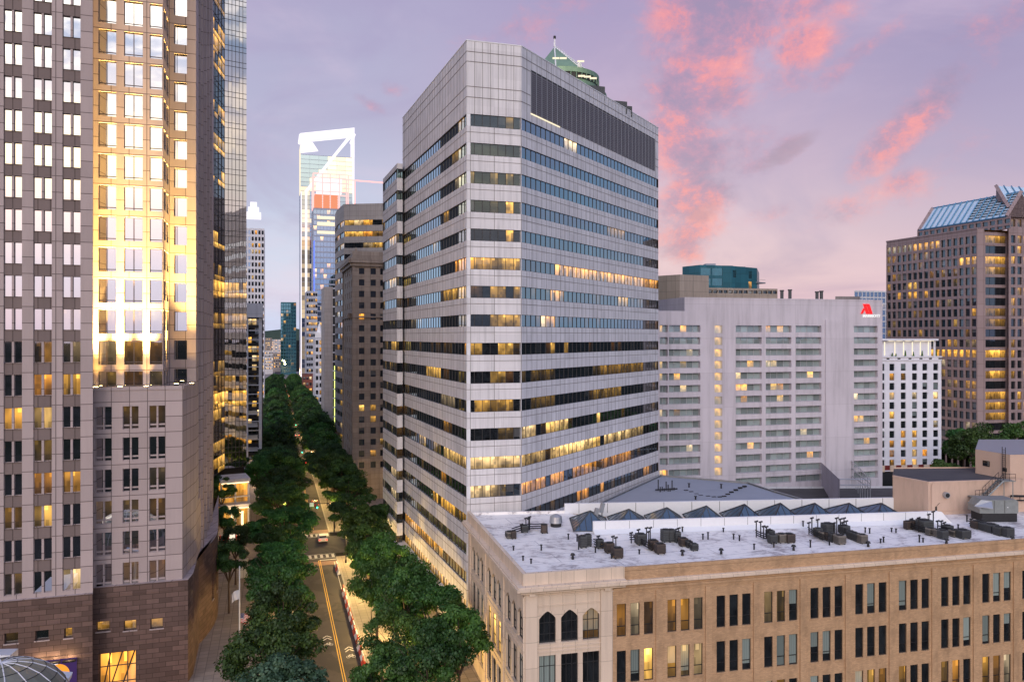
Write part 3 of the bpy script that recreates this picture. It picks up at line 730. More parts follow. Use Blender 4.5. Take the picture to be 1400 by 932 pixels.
    bs.face([(p[0],p[1],BASE+.25) for p in [bB0]+pts]+[(*E1,BASE+.25),(*D1,BASE+.25)],1)
    bs.face([(*bA0,BASE+.25),(*bA1,BASE+.25),(*bB0,BASE+.25),(*GT(60,tB+2),BASE+.25)],1)
    for f in (gA,gB):
        f.bar(bs,0,f.L,BASE-.9,BASE-.75,-.06,0,0); f.bar(bs,0,f.L,5.9,6.1,-.08,0,0)
        f.bar(bs,0,f.L,9.9,10.02,-.05,0,0)
    bs.build('base',['brown_granite','mauve_granite'],root)
    for f,u0,u1,za,zb,lit in bw:
        wins.append((99,lambda mb,f=f,u0=u0,u1=u1,za=za,zb=zb,lit=lit: (window(mb,f,u0,u1,za,zb,.42,lits=lit*.7,edge=.1,rnd=.12),f.bar(mb,u0-.1,u1+.1,za-.15,za,-.08,.1,2))))
    def bigw(mb):
        f,u0,u1,za,zb=big; 
        window(mb,f,u0,u1,za,zb,.45,cols=(.27,.75),rows=(.4,.72),bar=.12,lits=[1.5,1.7,1.6],edge=.14,rnd=.02)
        for a,b in ((.15,.62),(.45,.95),(.02,.3)): mb.tube(f.p(u0+(u1-u0)*a,za,.4),f.p(u0+(u1-u0)*b,zb,.4),.09,.09,4,1)
    wins.append((199,bigw))
    put_windows(root,wins,['tower_window','mullion_bronze','mauve_granite'])
    return dict(A=fA,B=fB,C=fC,D=fD,gA=gA,gB=gB)
ST=stone_tower()
# floodlights on the ledge
def floodlight(x,y,z,aim,energy,label,size=.5,spot=75):
    t=thing('floodlight',label,'floodlight',(x,y,z),TH,'floodlights on the granite tower ledge')
    mb=MB(); mb.box(-.3,.3,-.12,.12,.12,.4,0); mb.build('housing','dark_metal',t,(0,0,0)).parent=t
    mb=MB(); mb.box(-.26,.26,-.1,.1,.402,.42,0); mb.build('lens','flood_glow',t,(0,0,0)).parent=t
    mb=MB(); mb.box(-.05,.05,-.05,.05,0,.12,0); mb.build('bracket','dark_metal',t,(0,0,0)).parent=t
    l=D.lights.new('floodlight_beam','SPOT'); l.energy=energy; l.color=(1,.60,.13); l.spot_size=math.radians(spot); l.spot_blend=.9; l.shadow_soft_size=.25
    o=D.objects.new('floodlight_beam',l); COL.objects.link(o); o.location=(x,y,z+.55); d=Vector(aim)-Vector((x,y,z+.55)); o.rotation_euler=d.to_track_quat('-Z','Y').to_euler()
fl=['floodlight at the foot of the leftmost lit pier on the tower ledge','floodlight between the first two window columns on the tower ledge','floodlight between the second and third window columns on the tower ledge','floodlight by the inner corner of the tower setback','floodlight at the right end of the tower ledge']
for (x,t0,tt),lb in zip(((131,106.35,107.2),(164,106.35,107.2),(200,106.35,107.2),(229,107.0,113.2),(262,111.6,113.4)),fl):
    p=GT(x,t0); q=GT(x,tt+.1); q2=GT(x,tt)
    if x>225:
        p=G(toG(GT(229,107))[0]+3.5,toG(ST['C'].B)[1]+1.2) if x<240 else GT(262,111.4)
        q=(p[0]+S2[0]*3,p[1]+S2[1]*3)
    floodlight(p[0],p[1],37.35,(q[0],q[1],37.35+ (26 if x<225 else 26)),3200 if x<225 else 2600,lb,spot=58)
    l=D.lights.new('floodlight_throw','SPOT'); l.energy=480000 if x<225 else 230000; l.color=(1,.64,.17); l.spot_size=math.radians(34); l.spot_blend=1; l.shadow_soft_size=.3
    o=D.objects.new('floodlight_throw',l); COL.objects.link(o); o.location=(p[0]-S2[0]*.4,p[1]-S2[1]*.4,37.95); o.rotation_euler=(Vector((q[0],q[1],37.35+72))-o.location).to_track_quat('-Z','Y').to_euler()
# ------------------------------------------------------------------ the old department store at lower right
def store():
    root=thing('brick_building','low tan brick building with cream stone corner, arched windows and flat white roof','building',(*PX(1000,90),0))
    C0=PX(717,77.8); C1=PX(1470,77.8/(1-753/4550))
    L0=PX(641,105.5)
    fF=Face(C0,C1); fS=Face(L0,C0)
    RZ=19.55; PZ=20.05
    wall=MB(); crm=MB(); wins=[]
    uc=fF.u(838)
    # --- brick front
    f2=Face(fF.p(uc,0)[:2],C1); ub=uc
    op=[];zn=[]
    # bays: three slots each, regular pitch along the wall (read off the photograph)
    trio=[843.7,914.5,982.6,1048.3,1111.5,1173,1232,1288.6,1343.4,1396,1446]
    us=[fF.u(x) for x in trio]; pit=(us[8]-us[0])/8; us=[us[0]+pit*i for i in range(11)]
    off=[(-.04,1.0),(1.50,2.54),(3.03,4.07)]
    w3=fF.u(892.5)-fF.u(843.7); sc=w3/4.03
    rows=[(12.75,16.15),(7.9,11.25),(3.0,6.4)]
    k=0
    curt={(0,0,1),(1,1,2)}
    for b,u in enumerate(us):
        for r,(za,zb) in enumerate(rows):
            for j,(a,c) in enumerate(off):
                a0=u-ub+a*sc; a1=u-ub+c*sc
                if a1>f2.L-.3: continue
                op.append((a0,a1,za,zb,.2))
                lit=0; 
                if (b,r) in ((0,0),(1,0)) : lit=.25 if j<2 else .05
                if (b,r,j)==(0,1,2): lit=1.5
                if (b,r)==(1,1): lit=.3
                if (b,r) in ((3,0),(3,2)) and j<2: lit=.15
                if r==2 and b>4: lit=R.choice([0,.3,.1])
                blind=R.random()
                wins.append((f2,a0,a1,za,zb,lit,'s'))
    for b,u in enumerate(us):   # piers between bays
        a=u-ub-1.0
        if a>0.3 and a<f2.L-1: f2.bar(wall,a-.38,a+.38,0,RZ-2.2,-.14,0,0)
    f2.wall(wall,0,RZ-.0,op,0)
    f2.bar(wall,0,f2.L,RZ-1.95,RZ-1.7,-.22,0,0); f2.bar(wall,0,f2.L,RZ-2.25,RZ-1.95,-.08,0,0)
    # --- cream corner bay on the front
    f1=Face(C0,fF.p(uc,0)[:2]); op=[]
    def arch(f,u0,u1,za,zb,rise,top):
        """pointed opening: fills the corners of a rectangular hole"""
        n=6; um=(u0+u1)/2
        for s in(0,1):
            pr=None
            ptsx=[]
            for i in range(n+1):
                tt=i/n; u=(u0+(um-u0)*tt) if s==0 else (u1+(um-u1)*tt); z=zb-rise*(1-tt)**1.45
                ptsx.append((u,z))
            for (ua,z_a),(ub_,z_b) in zip(ptsx,ptsx[1:]):
                q=[f.p(ua,z_a,0),f.p(ub_,z_b,0),f.p(ub_,zb+.002,0),f.p(ua,zb+.002,0)]
                if s: q=q[::-1]
                crm.face(q,0); 
                q=[f.p(ua,z_a,0),f.p(ub_,z_b,0),f.p(ub_,z_b,.3),f.p(ua,z_a,.3)]
                crm.face(q if s else q[::-1],0)
    for x0,x1 in ((737.1,760),(767.2,790.4),(796.7,819.8)):
        u0,u1=f1.u(x0),f1.u(x1)
        for r,(za,zb) in enumerate(((12.75,16.0),(6.9,11.5),(1.5,5.4))):
            op.append((u0,u1,za,zb,.3)); wins.append((f1,u0,u1,za,zb,0.0 if x0<790 else (.12 if r==0 else 0),'a' if r==0 else 'b'))
            if r==0: arch(f1,u0,u1,za,zb,.75,0)
    op2=[(f1.u(731),f1.u(826),11.95,16.55,.1)]
    f1.wall(crm,0,RZ-1.4,op,0)
    # moulded frames round the window group
    ua,ub2=f1.u(731.5),f1.u(825.5)
    for z in (16.55,12.25,11.85): f1.bar(crm,ua,ub2,z,z+.12,-.1,0,0)
    for u in (ua,ub2): f1.bar(crm,u-.08,u+.08,6,16.55,-.1,0,0)
    for u in (.7,f1.L-.75): f1.bar(crm,u-.62,u+.62,0,RZ-1.5,-.18,0,0)
    for u in (.7,f1.L-.75): f1.bar(crm,u-.3,u+.3,RZ-1.75,RZ-1.42,-.55,0,0)
    # --- street side, arched triplets
    op=[]
    grp=[(644.7,661),(667.2,686),(692,714)]
    uu=[(fS.u(a),fS.u(b)) for a,b in grp]
    gw=sum(b-a for a,b in uu)/3; cs=[(a+b)/2 for a,b in uu]; pitch=(cs[2]-cs[0])/2; 
    for g in range(3):
        c=cs[0]+pitch*g
        for j in range(3):
            w=gw*.30; u0=c-gw/2+j*gw*.355; u1=u0+w
            for r,(za,zb) in enumerate(((12.75,16.0),(7.4,11.4),(2.2,6.1))):
                op.append((u0,u1,za,zb,.3)); lit=0
                if g==1 and r==1: lit=1.4
                if g==0 and r==2: lit=1.4
                if g==2 and r==2: lit=1.2
                wins.append((fS,u0,u1,za,zb,lit,'a' if r==0 else 'b'))
                if r==0: arch(fS,u0,u1,za,zb,.8,0)
    fS.wall(crm,0,RZ-1.4,op,0)
    for g in range(4):
        c=cs[0]-pitch/2+pitch*g
        fS.bar(crm,max(.02,c-.5),min(fS.L,c+.5),0,RZ-1.9,-.15,0,0)
    for z in (12.0,6.7): fS.bar(crm,0,fS.L,z,z+.12,-.1,0,0)
    # cornice and parapet in cream stone, mitred round the corner
    def ledge(mb,z0,z1,out,mat=0,inn=.25,f_end=None,faces=(fS,)):
        e=fF.p(uc+1.2,0)[:2]
        a=Face(L0,C0); b=Face(C0,e)
        ia=lambda f,u,o:(f.p(u,0,-o)[0],f.p(u,0,-o)[1])
        # corner point of the two offset lines
        import mathutils
        def corner(o):
            p=mathutils.geometry.intersect_line_line_2d
            x1=Vector(ia(a,0,o)); x2=Vector(ia(a,a.L,o)); y1=Vector(ia(b,0,o)); y2=Vector(ia(b,b.L,o))
            d1=x2-x1; d2=y2-y1; t=((y1-x1).x*d2.y-(y1-x1).y*d2.x)/(d1.x*d2.y-d1.y*d2.x); q=x1+d1*t; return (q.x,q.y)
        poly=[ia(a,0,out),corner(out),ia(b,b.L,out),ia(b,b.L,-inn),corner(-inn),ia(a,0,-inn)]
        n=len(poly)
        for i in range(n):
            p,q=poly[i],poly[(i+1)%n]; L=math.dist(p,q)
            mb.face([(*p,z0),(*q,z0),(*q,z1),(*p,z1)],mat,[(0,z0),(L,z0),(L,z1),(0,z1)])
        for z,rv in ((z1,0),(z0,1)):
            for q in ([0,1,4,5],[1,2,3,4]):
                l=[(*poly[i],z) for i in q]; mb.face(l[::-1] if rv else l,mat)
    ledge(crm,RZ-1.5,RZ-1.15,.55); ledge(crm,RZ-1.15,RZ-.85,1.0,inn=.2); ledge(crm,RZ-.848,RZ-.7,.85,inn=.2); ledge(crm,RZ-.70,PZ,.22,inn=.2); ledge(crm,RZ-2.0,RZ-1.88,.12,inn=.0)
    # brick parapet cap along the rest
    cap=MB(); f2.bar(wall,1.2,f2.L,RZ-.0,PZ-.14,-.02,.3,0); f2.bar(wall,1.2,f2.L,RZ-1.7,RZ-.02,-.05,.001,0)
    f2.bar(cap,1.0,f2.L,RZ-1.32,RZ-1.05,-.5,0,0); f2.bar(cap,1.0,f2.L,RZ-1.05,RZ-.93,-.38,0,0)
    cap.build('cornice',['cream_stone'],root)
    f2.bar(wall,1.2,f2.L,RZ-1.0,RZ-.02,-.051,0,0)
    wall.build('brick_front',['tan_brick'],root); crm.build('stone_front',['cream_stone'],root)
    # windows
    for f,u0,u1,za,zb,lit,kd in wins:
        mb=MB()
        if kd=='s': window(mb,f,u0,u1,za,zb,.18,rows=(.30,),bar=.08,edge=.07,lits=lit,rnd=R.random())
        else:
            cols=(.5,) if f is not f1 else (.33,.67)
            window(mb,f,u0,u1,za,zb,.3,cols=cols,rows=(.27,.62) if kd=='a' else (.3,.75),bar=.06,edge=.08,lits=lit,rnd=[R.random()]*3)
        w=mb.build('window',['shop_window','dark_metal' if kd=='s' else 'charcoal'],root)
        sb=MB(); f.bar(sb,u0-.08,u1+.08,za-.14,za-.001,-.07,.17,0); sb.build('sill',['tan_brick' if kd=='s' else 'cream_stone'],w)
    # white roof
    rb=[PX(641.5,105.3),PX(775,106.5),PX(812,104.2),PX(960,103.7),PX(1291,105.6),PX(1480,109)]
    rf=MB(); inner=[fF.p(.25,RZ,.25)[:2],fF.p(fF.L,RZ,.3)[:2]]
    poly=[inner[0],inner[1],rb[5],rb[4],rb[3],rb[2],rb[1],rb[0]]
    rf.face([(p[0],p[1],RZ) for p in poly],0,[toG(p)[::-1] for p in poly])
    # low kerb along the back left
    Face(rb[1],rb[0])
    g=Face(rb[0],rb[1]); g.bar(rf,0,g.L,RZ,RZ+.35,-.1,.2,0)
    rf.build('roof',['membrane_roof'],root)
    # upstand wall in front of the skylights
    up=MB(); a,b=PX(811,95.6),PX(1283,101.2)
    f=Face(a,b); f.bar(up,0,f.L,RZ,RZ+1.45,0,.35,0); 
    # sloped flashing at its foot, and the curved right end
    up.face([f.p(0,RZ+.02,-.9),f.p(f.L+1,RZ+.02,-.9),f.p(f.L,RZ+.45,-.0),f.p(0,RZ+.45,-.0)],0)
    up.face([f.p(f.L,RZ+1.45,0),f.p(f.L,RZ,-.0),f.p(f.L+1.6,RZ,-.6),f.p(f.L+1.0,RZ+.6,-.4),f.p(f.L+.4,RZ+1.4,-.1)][::-1],0)
    up.face([f.p(f.L+.4,RZ+1.4,-.1),f.p(f.L+1.6,RZ,-.6),f.p(f.L+1.6,RZ,.6),f.p(f.L+.4,RZ+1.4,.35)],0)
    up.build('roof_upstand',['white_paint'],root)
    mk=MB()
    for i in range(15):
        u=f.L*(i+.5)/15; f.bar(mk,u-.02,u+.02,RZ+.46,RZ+1.45,-.012,0,0)
    mk.build('upstand_joint',['hvac_grey'],root)['kind']='stuff'
    # rear body and right side so that the building is closed
    bk=MB(); q=[L0,PX(775,106.8),PX(812,104.6),PX(960,104.1),PX(1291,105.9),PX(1480,109.5),C1]
    for a,b in zip(q,q[1:]): 
        L=math.dist(a,b); bk.face([(*b,0),(*a,0),(*a,RZ-.02),(*b,RZ-.02)],0,[(L,0),(0,0),(0,RZ),(L,RZ)])
    bk.build('rear_wall',['tan_brick'],root)
    return dict(F=fF,RZ=RZ)
SB=store(); RZ=SB['RZ']

# ------------------------------------------------------------------ skylights
def skylights():
    peaks=[807,860,912,966,1018,1067,1114,1161,1205]
    lab=['leftmost pyramid skylight on the white roof beside the open roof end','second pyramid skylight from the left on the white roof','third pyramid skylight from the left on the white roof','fourth pyramid skylight from the left on the white roof','middle pyramid skylight of the row of nine','sixth pyramid skylight from the left on the white roof','third pyramid skylight from the right, with a pale patch','second pyramid skylight from the right on the white roof','rightmost pyramid skylight beside the peach roof building']
    for i,(x,lb) in enumerate(zip(peaks,lab)):
        k=(x-807)/398.0
        Yf=96.4+5.4*k; Yb=Yf+7.2; Yr=Yf+3.6; zb=RZ+.02; pk=698-10.5*min(1,k*1.6)
        t=thing('pyramid_skylight',lb,'skylight',(*PX(x,Yr),zb),0,'pyramid skylights in a row behind the white upstand')
        hw=2.42; h=ZZ(pk,Yr)-zb
        cx,cy_=PX(x,Yr)
        A=(cx-hw,Yf,zb); B=(cx+hw,Yf+.1,zb); C_=(cx+hw,Yb,zb); D_=(cx-hw,Yb-.1,zb); P=(cx,Yr,zb+h)
        g=MB(); 
        for q in ((A,B,P),(B,C_,P),(C_,D_,P),(D_,A,P)):
            g.face(list(q),0,[(0,0),(1,0),(.5,1)])
        g.build('glass_roof',['skylight_glass'],t)
        b=MB()
        for q in (A,B,C_,D_): b.tube(q,P,.09,.09,5,0)
        for a_,b_ in ((A,B),(B,C_),(C_,D_),(D_,A)): b.tube(a_,b_,.09,.09,5,0)
        for k2 in range(1,6):
            s=k2/6
            for a_,b_ in ((A,B),(A,D_),(B,C_)):
                m0=tuple(a_[j]+(b_[j]-a_[j])*s for j in range(3))
                if s<=.5: e=tuple(a_[j]+(P[j]-a_[j])*(2*s) for j in range(3))
                else: e=tuple(b_[j]+(P[j]-b_[j])*(2-2*s) for j in range(3))
                b.tube(m0,e,.05,.05,4,0)
        b.build('glazing_bars',['hvac_grey' if i<4 else 'mullion_dark'],t)
skylights()

# ------------------------------------------------------------------ things on the roof
def roofpt(x,y,z=None): return GRD(x,y,RZ if z is None else z)
AC=[]
def ac_unit(x,y,w=1.0,h=1.0,d=1.0,mat='hvac_grey',label='',round_=False,rz=None):
    w*=.74; d*=.74; h*=.84
    p=roofpt(x,y); t=thing('air_conditioner',label,'air conditioner',(*p,RZ),TH-.05 if rz is None else rz,'air conditioning units on the white roof')
    b=MB(); 
    for sx in(-1,1): b.box(sx*w*.35-.06,sx*w*.35+.06,-d/2,d/2,0,.12,1)
    if round_: b.cyl((0,0,.12),w/2,w/2,h,14,0)
    else:
        b.box(-w/2,w/2,-d/2,d/2,.12,.12+h,0)
        for k in range(5):   # louvred sides
            z=.25+k*(h-.25)/5; b.box(-w/2-.02,w/2+.02,-d/2-.02,d/2+.02,z,z+.05,1)
    b.build('cabinet',[mat,'charcoal'],t,(0,0,0)).parent=t
    g=MB(); g.cyl((0,0,.12+h),w*.40,w*.40,.05,14,0); 
    for a in range(3):
        c=math.cos(a*math.pi/3)*w*.38; s=math.sin(a*math.pi/3)*w*.38; g.tube((-c,-s,h+.19),(c,s,h+.19),.02,.02,4,1)
    g.build('fan_grille',['black_fan','hvac_grey'],t,(0,0,0)).parent=t
    return t
H={'g':'hvac_grey','b':'hvac_brown','e':'hvac_beige'}
N={'g':'grey','b':'brown','e':'beige'}
acs=[ # x, y(foot), w, h, mat, description
 (697,735,1.3,.8,'e','beige box unit at the far left end of the white roof'),(702,736,.8,1.0,'b','narrow brown unit beside the beige box at the left roof end'),
 (744,728,1.2,1.1,'b','round brown unit alone near the back of the white roof','r'),(717,727,1.1,.9,'g','dark grey unit among pipes at the left of the roof'),
 (797,748,1.1,1.5,'g','tall dark unit beside the thin post'),(804,746,.9,1.5,'g','tall dark unit just right of the thin post pair'),(820,749,1.0,1.1,'g','dark unit in front of the gap before the brown pair'),
 (833,755,1.3,1.2,'b','brown unit behind the front one in the left middle cluster'),(844,762,1.4,1.2,'b','frontmost brown unit of the left middle cluster'),
 (876,744,1.4,1.4,'g','dark unit in the pipe rack left of the two brown boxes'),(893,751,1.3,1.2,'b','rear brown box right of the pipe rack'),(902,756,1.4,1.2,'b','front brown box right of the pipe rack'),
 (910,740,1.3,1.6,'g','tall dark grey pair, its left box'),(918,740,1.1,1.6,'g','tall dark grey pair, its right box'),(926,741,.9,1.4,'g','slim dark unit right of the tall grey pair'),(934,746,1.2,1.0,'b','brown unit in the diagonal line of four'),(942,748,.9,.8,'g','small grey unit in the diagonal line of four'),(949,752,1.0,.8,'g','last small dark unit at the front of the diagonal line'),
 (1053,735,1.1,1.0,'g','dark unit behind the middle trio'),(1056,742,1.2,1.1,'g','dark left unit of the middle trio'),(1068,741,1.3,1.1,'e','pale middle unit of the middle trio'),(1079,741,1.4,1.1,'b','brown right unit of the middle trio'),
 (1118,733,1.1,1.1,'g','dark unit at the left of the large pipe cluster'),(1132,729,1.7,1.4,'g','large dark unit in the large pipe cluster'),(1125,737,1.0,1.0,'e','beige unit, left of the front row in the large cluster'),(1131,738,1.0,1.0,'b','brown unit second in the front row of the large cluster'),(1138,740,1.0,1.1,'g','dark unit third in the front row of the large cluster'),(1148,743,1.4,1.1,'e','pale frontmost unit of the large cluster'),
 (1154,729,1.4,1.1,'g','dark unit behind the large cluster beside the vent hood'),(1163,736,1.0,1.0,'g','first unit of the four box row'),(1168,738,1.0,1.0,'g','second unit of the four box row'),(1173,740,1.0,1.0,'g','third unit of the four box row'),(1179,742,1.2,1.1,'e','grey beige last unit of the four box row'),
 (1241,723,1.0,1.1,'b','brown unit at the left end of the right hand cluster'),(1248,723,1.0,1.2,'b','second brown unit at the left end of the right hand cluster'),(1264,726,2.0,1.6,'g','big square dark unit in the right hand cluster'),
 (1271,731,1.0,.9,'e','beige small unit left in the front row of the right hand cluster'),(1277,732,1.0,.9,'e','beige small unit centre in the front row of the right hand cluster'),(1283,734,1.1,1.0,'e','beige small unit right in the front row of the right hand cluster'),(1289,736,1.2,1.1,'g','dark frontmost unit of the right hand cluster'),
 (1295,728,1.4,1.0,'g','dark unit behind the front row of the right hand cluster'),(1304,733,1.2,.8,'e','low beige unit near the right end of the right hand cluster'),(1316,735,1.8,1.1,'g','dark unit at the right end of the right hand cluster'),
 (1335,722,1.4,1.0,'b','brown unit below the green rooftop ventilator'),(1344,724,1.3,1.0,'g','dark unit second in the line leading to the right roof edge'),(1355,727,1.7,1.1,'g','dark unit third in the line leading to the right roof edge'),(1366,731,1.4,1.1,'g','dark unit fourth in the line leading to the right roof edge'),(1377,733,1.5,1.2,'g','pale grey last unit of the line at the right roof edge')]
for a in acs:
    ac_unit(a[0],a[1],a[2],a[3],a[2]*.95,H[a[4]],a[5],len(a)>6)
def pipe_rack(pts,posts,label,z=.35):
    p0=roofpt(*pts[0]); t=thing('pipe_rack',label,'pipe rack',(*p0,RZ),0,'pipe racks on the white roof')
    b=MB(); q=[roofpt(*p) for p in pts]
    for k,dz in enumerate((0,.22,.45)):
        for a,c in zip(q,q[1:]): b.tube((a[0],a[1]+k*.18,RZ+z+dz),(c[0],c[1]+k*.18,RZ+z+dz),.07,.07,5,0)
    b.build('pipes',['dark_metal'],t)
    for (x,y,h) in posts:
        p=roofpt(x,y); h*=.72; m=MB(); m.tube((*p,RZ),(*p,RZ+h),.07,.07,6,0); m.tube((p[0]-.22,p[1],RZ+h),(p[0]+.22,p[1],RZ+h+.12),.1,.1,6,0); m.build('post',['dark_metal'],t)
pipe_rack([(700,732),(712,728),(722,726),(744,725)],[(713,728,1.4),(719,725,2.1),(723,724,1.9),(715,726,1.0),(724,724,2.2)],'pipe rack with short posts at the left end of the roof')
pipe_rack([(861,741),(872,741),(880,749),(892,755)],[(863,742,1.6),(868,741,.9),(873,741,2.0),(884,741,2.3),(887,742,1.8),(889,739,2.1)],'pipe rack with railing beside the two brown boxes')
pipe_rack([(926,742),(936,747),(948,752)],[(924,738,1.7),(928,737,1.8)],'pipes running along the diagonal line of four units')
pipe_rack([(1034,734),(1041,738),(1053,741)],[(1034,734,2.6),(1040,733,2.4),(1044,736,2.0),(1048,735,1.8),(1051,737,1.6)],'pipe rack of tall posts left of the middle trio')
pipe_rack([(1106,730),(1113,735),(1124,740),(1134,744)],[(1106,730,1.9),(1110,729,2.6),(1118,728,2.2),(1140,733,2.2),(1144,730,2.7),(1149,729,2.4),(1152,727,1.6)],'long pipe rack through the large cluster')
pipe_rack([(1150,728),(1160,734),(1175,739)],[(1157,727,1.8),(1154,726,2.2)],'pipes feeding the four box row')
pipe_rack([(1242,723),(1254,727),(1268,731),(1284,735)],[(1246,722,1.6),(1256,727,2.4),(1270,722,2.4),(1276,722,2.9),(1282,725,1.6)],'pipe rack between the units of the right hand cluster')
pipe_rack([(1285,728),(1297,731),(1312,735)],[(1287,726,1.7),(1291,725,1.3)],'pipes at the back of the right hand cluster')
pipe_rack([(1326,721),(1340,724),(1360,730)],[(1328,719,1.2),(1344,720,1.3)],'pipe run along the last line of units at the right')
pipe_rack([(812,747),(822,751),(832,757)],[(791,751,2.0),(838,748,1.7),(842,748,1.5),(818,747,1.6)],'pipe rack and thin post in the left middle cluster')
vents=[(783,764),(933,759),(986,757),(1085,752),(1187,747),(1294,743),(1384,740)]
vl=['leftmost mushroom vent along the roof front','second mushroom vent along the roof front','third mushroom vent, below the wide gap','mushroom vent in front of the middle trio','mushroom vent in front of the four box row','mushroom vent in front of the right hand cluster','rightmost mushroom vent near the roof corner']
for (x,y),lb in zip(vents,vl):
    p=roofpt(x,y); t=thing('roof_vent',lb,'roof vent',(*p,RZ),0,'mushroom vents along the roof front')
    m=MB(); m.cyl((p[0],p[1],RZ),.16,.12,.45,8,0); m.build('pipe',['dark_metal'],t)
    m=MB(); m.cyl((p[0],p[1],RZ+.45),.30,.18,.2,10,0); m.build('cap',['charcoal'],t)
sp=[(702,752),(715,766),(726,770),(777,737),(789,740),(814,755),(961,737),(968,737),(1003,737),(1011,739),(1031,751),(1058,748),(989,727),(933,727),(1098,721),(1183,728),(1189,729),(1219,727),(1225,728),(1204,742),(1208,741),(1257,741),(1262,741),(1134,745),(1310,722),(1322,713),(1108,748),(874,757),(757,714),(740,752),(898,723),(836,763)]
for i,(x,y) in enumerate(sp):
    p=roofpt(x,y); m=MB(); h=R.choice([.45,.6,.8]); m.cyl((*p,RZ),.09,.09,h,7,0); m.cyl((*p,RZ+h),.15,.15,.08,7,0)
    o=m.build('vent_pipe',['dark_metal'],None,(*p,RZ)); tag(o,'short dark vent pipe standing on the white membrane roof','vent pipe','short vent pipes on the white roof')
p=roofpt(760,719); t=thing('roof_fan','round silver fan housing near the back of the white roof','roof fan',(*p,RZ))
m=MB(); m.cyl((*p,RZ),.7,.7,.5,14,1); m.build('kerb',['white_paint','charcoal'],t)
m=MB(); m.cyl((*p,RZ+.5),.85,.75,.8,16,0); m.cyl((*p,RZ+1.3),.75,.3,.25,16,0); m.build('housing',['light_metal'],t)
for x,y,lb in ((815,710,'tilted satellite box on the end of the white upstand'),(823,702,'small silver vent on top of the white upstand')):
    p=roofpt(x,y+8); m=MB(); m.obox((p[0],p[1],RZ+1.6),.5,.4,1.3,TH,0,('Y',.25)); m.tube((*p,RZ),(*p,RZ+1.1),.06,.06,5,1)
    tag(m.build('roof_box',['light_metal','dark_metal'],None,(*p,RZ)),lb,'vent box')
# ------------------------------------------------------------------ generic windowed block
def block(name,label,cat,pts,z0,top,faces,mats,wmat='plain_window',group=None,roofmat=None,fmat='mullion_dark',uvoff=0,limit=100,parapet=.5,extra=None):
    """pts: outline, visible faces first in order left to right; faces: per visible face a list of (u0,u1,za,zb,depth,lit,cols)"""
    cx=sum(p[0] for p in pts)/len(pts); cy_=sum(p[1] for p in pts)/len(pts)
    root=thing(name,label,cat,(cx,cy_,0),0,group)
    wall=MB(); wins=[]; fs=[]
    for i in range(len(pts)):
        f=Face(pts[i],pts[(i+1)%len(pts)]); fs.append(f)
        ops=faces(i,f) if i<99 else []
        f.wall(wall,z0,top,[o[:5] for o in ops],0,uoff=i*7.3)
        for u0,u1,za,zb,dp,lit,cols in ops:
            if u1>f.L or za<z0: continue
            wins.append((imp(f,u0,u1,za,zb),lambda mb,f=f,u0=u0,u1=u1,za=za,zb=zb,dp=dp,lit=lit,cols=cols: window(mb,f,u0,u1,za,zb,dp-.02,cols=[(k+1)/cols for k in range(cols-1)],bar=.08,edge=.05,lits=lit,rnd=[R.random()]*cols if cols<4 else None)))
    wall.build('wall',mats,root)
    r=MB(); r.face([(p[0],p[1],top-parapet) for p in pts],0); r.build('roof',roofmat or 'roof_dark',root)
    if extra: extra(root,fs)
    put_windows(root,wins,[wmat,fmat],limit=limit)
    return root,fs
def gridops(f,n,w,z_top,h,pitch,rows,u0=None,u1=None,dp=.25,litp=.15,lits=(.3,.8),cols=1,lowlit=None):
    u0=0 if u0 is None else u0; u1=f.L if u1 is None else u1; P=(u1-u0)/n; o=[]
    for k in range(rows):
        for i in range(n):
            c=u0+P*(i+.5); lit=R.uniform(*lits) if R.random()<litp else 0
            o.append((c-w/2,c+w/2,z_top-h-pitch*k,z_top-pitch*k,dp,lit,cols))
    return o

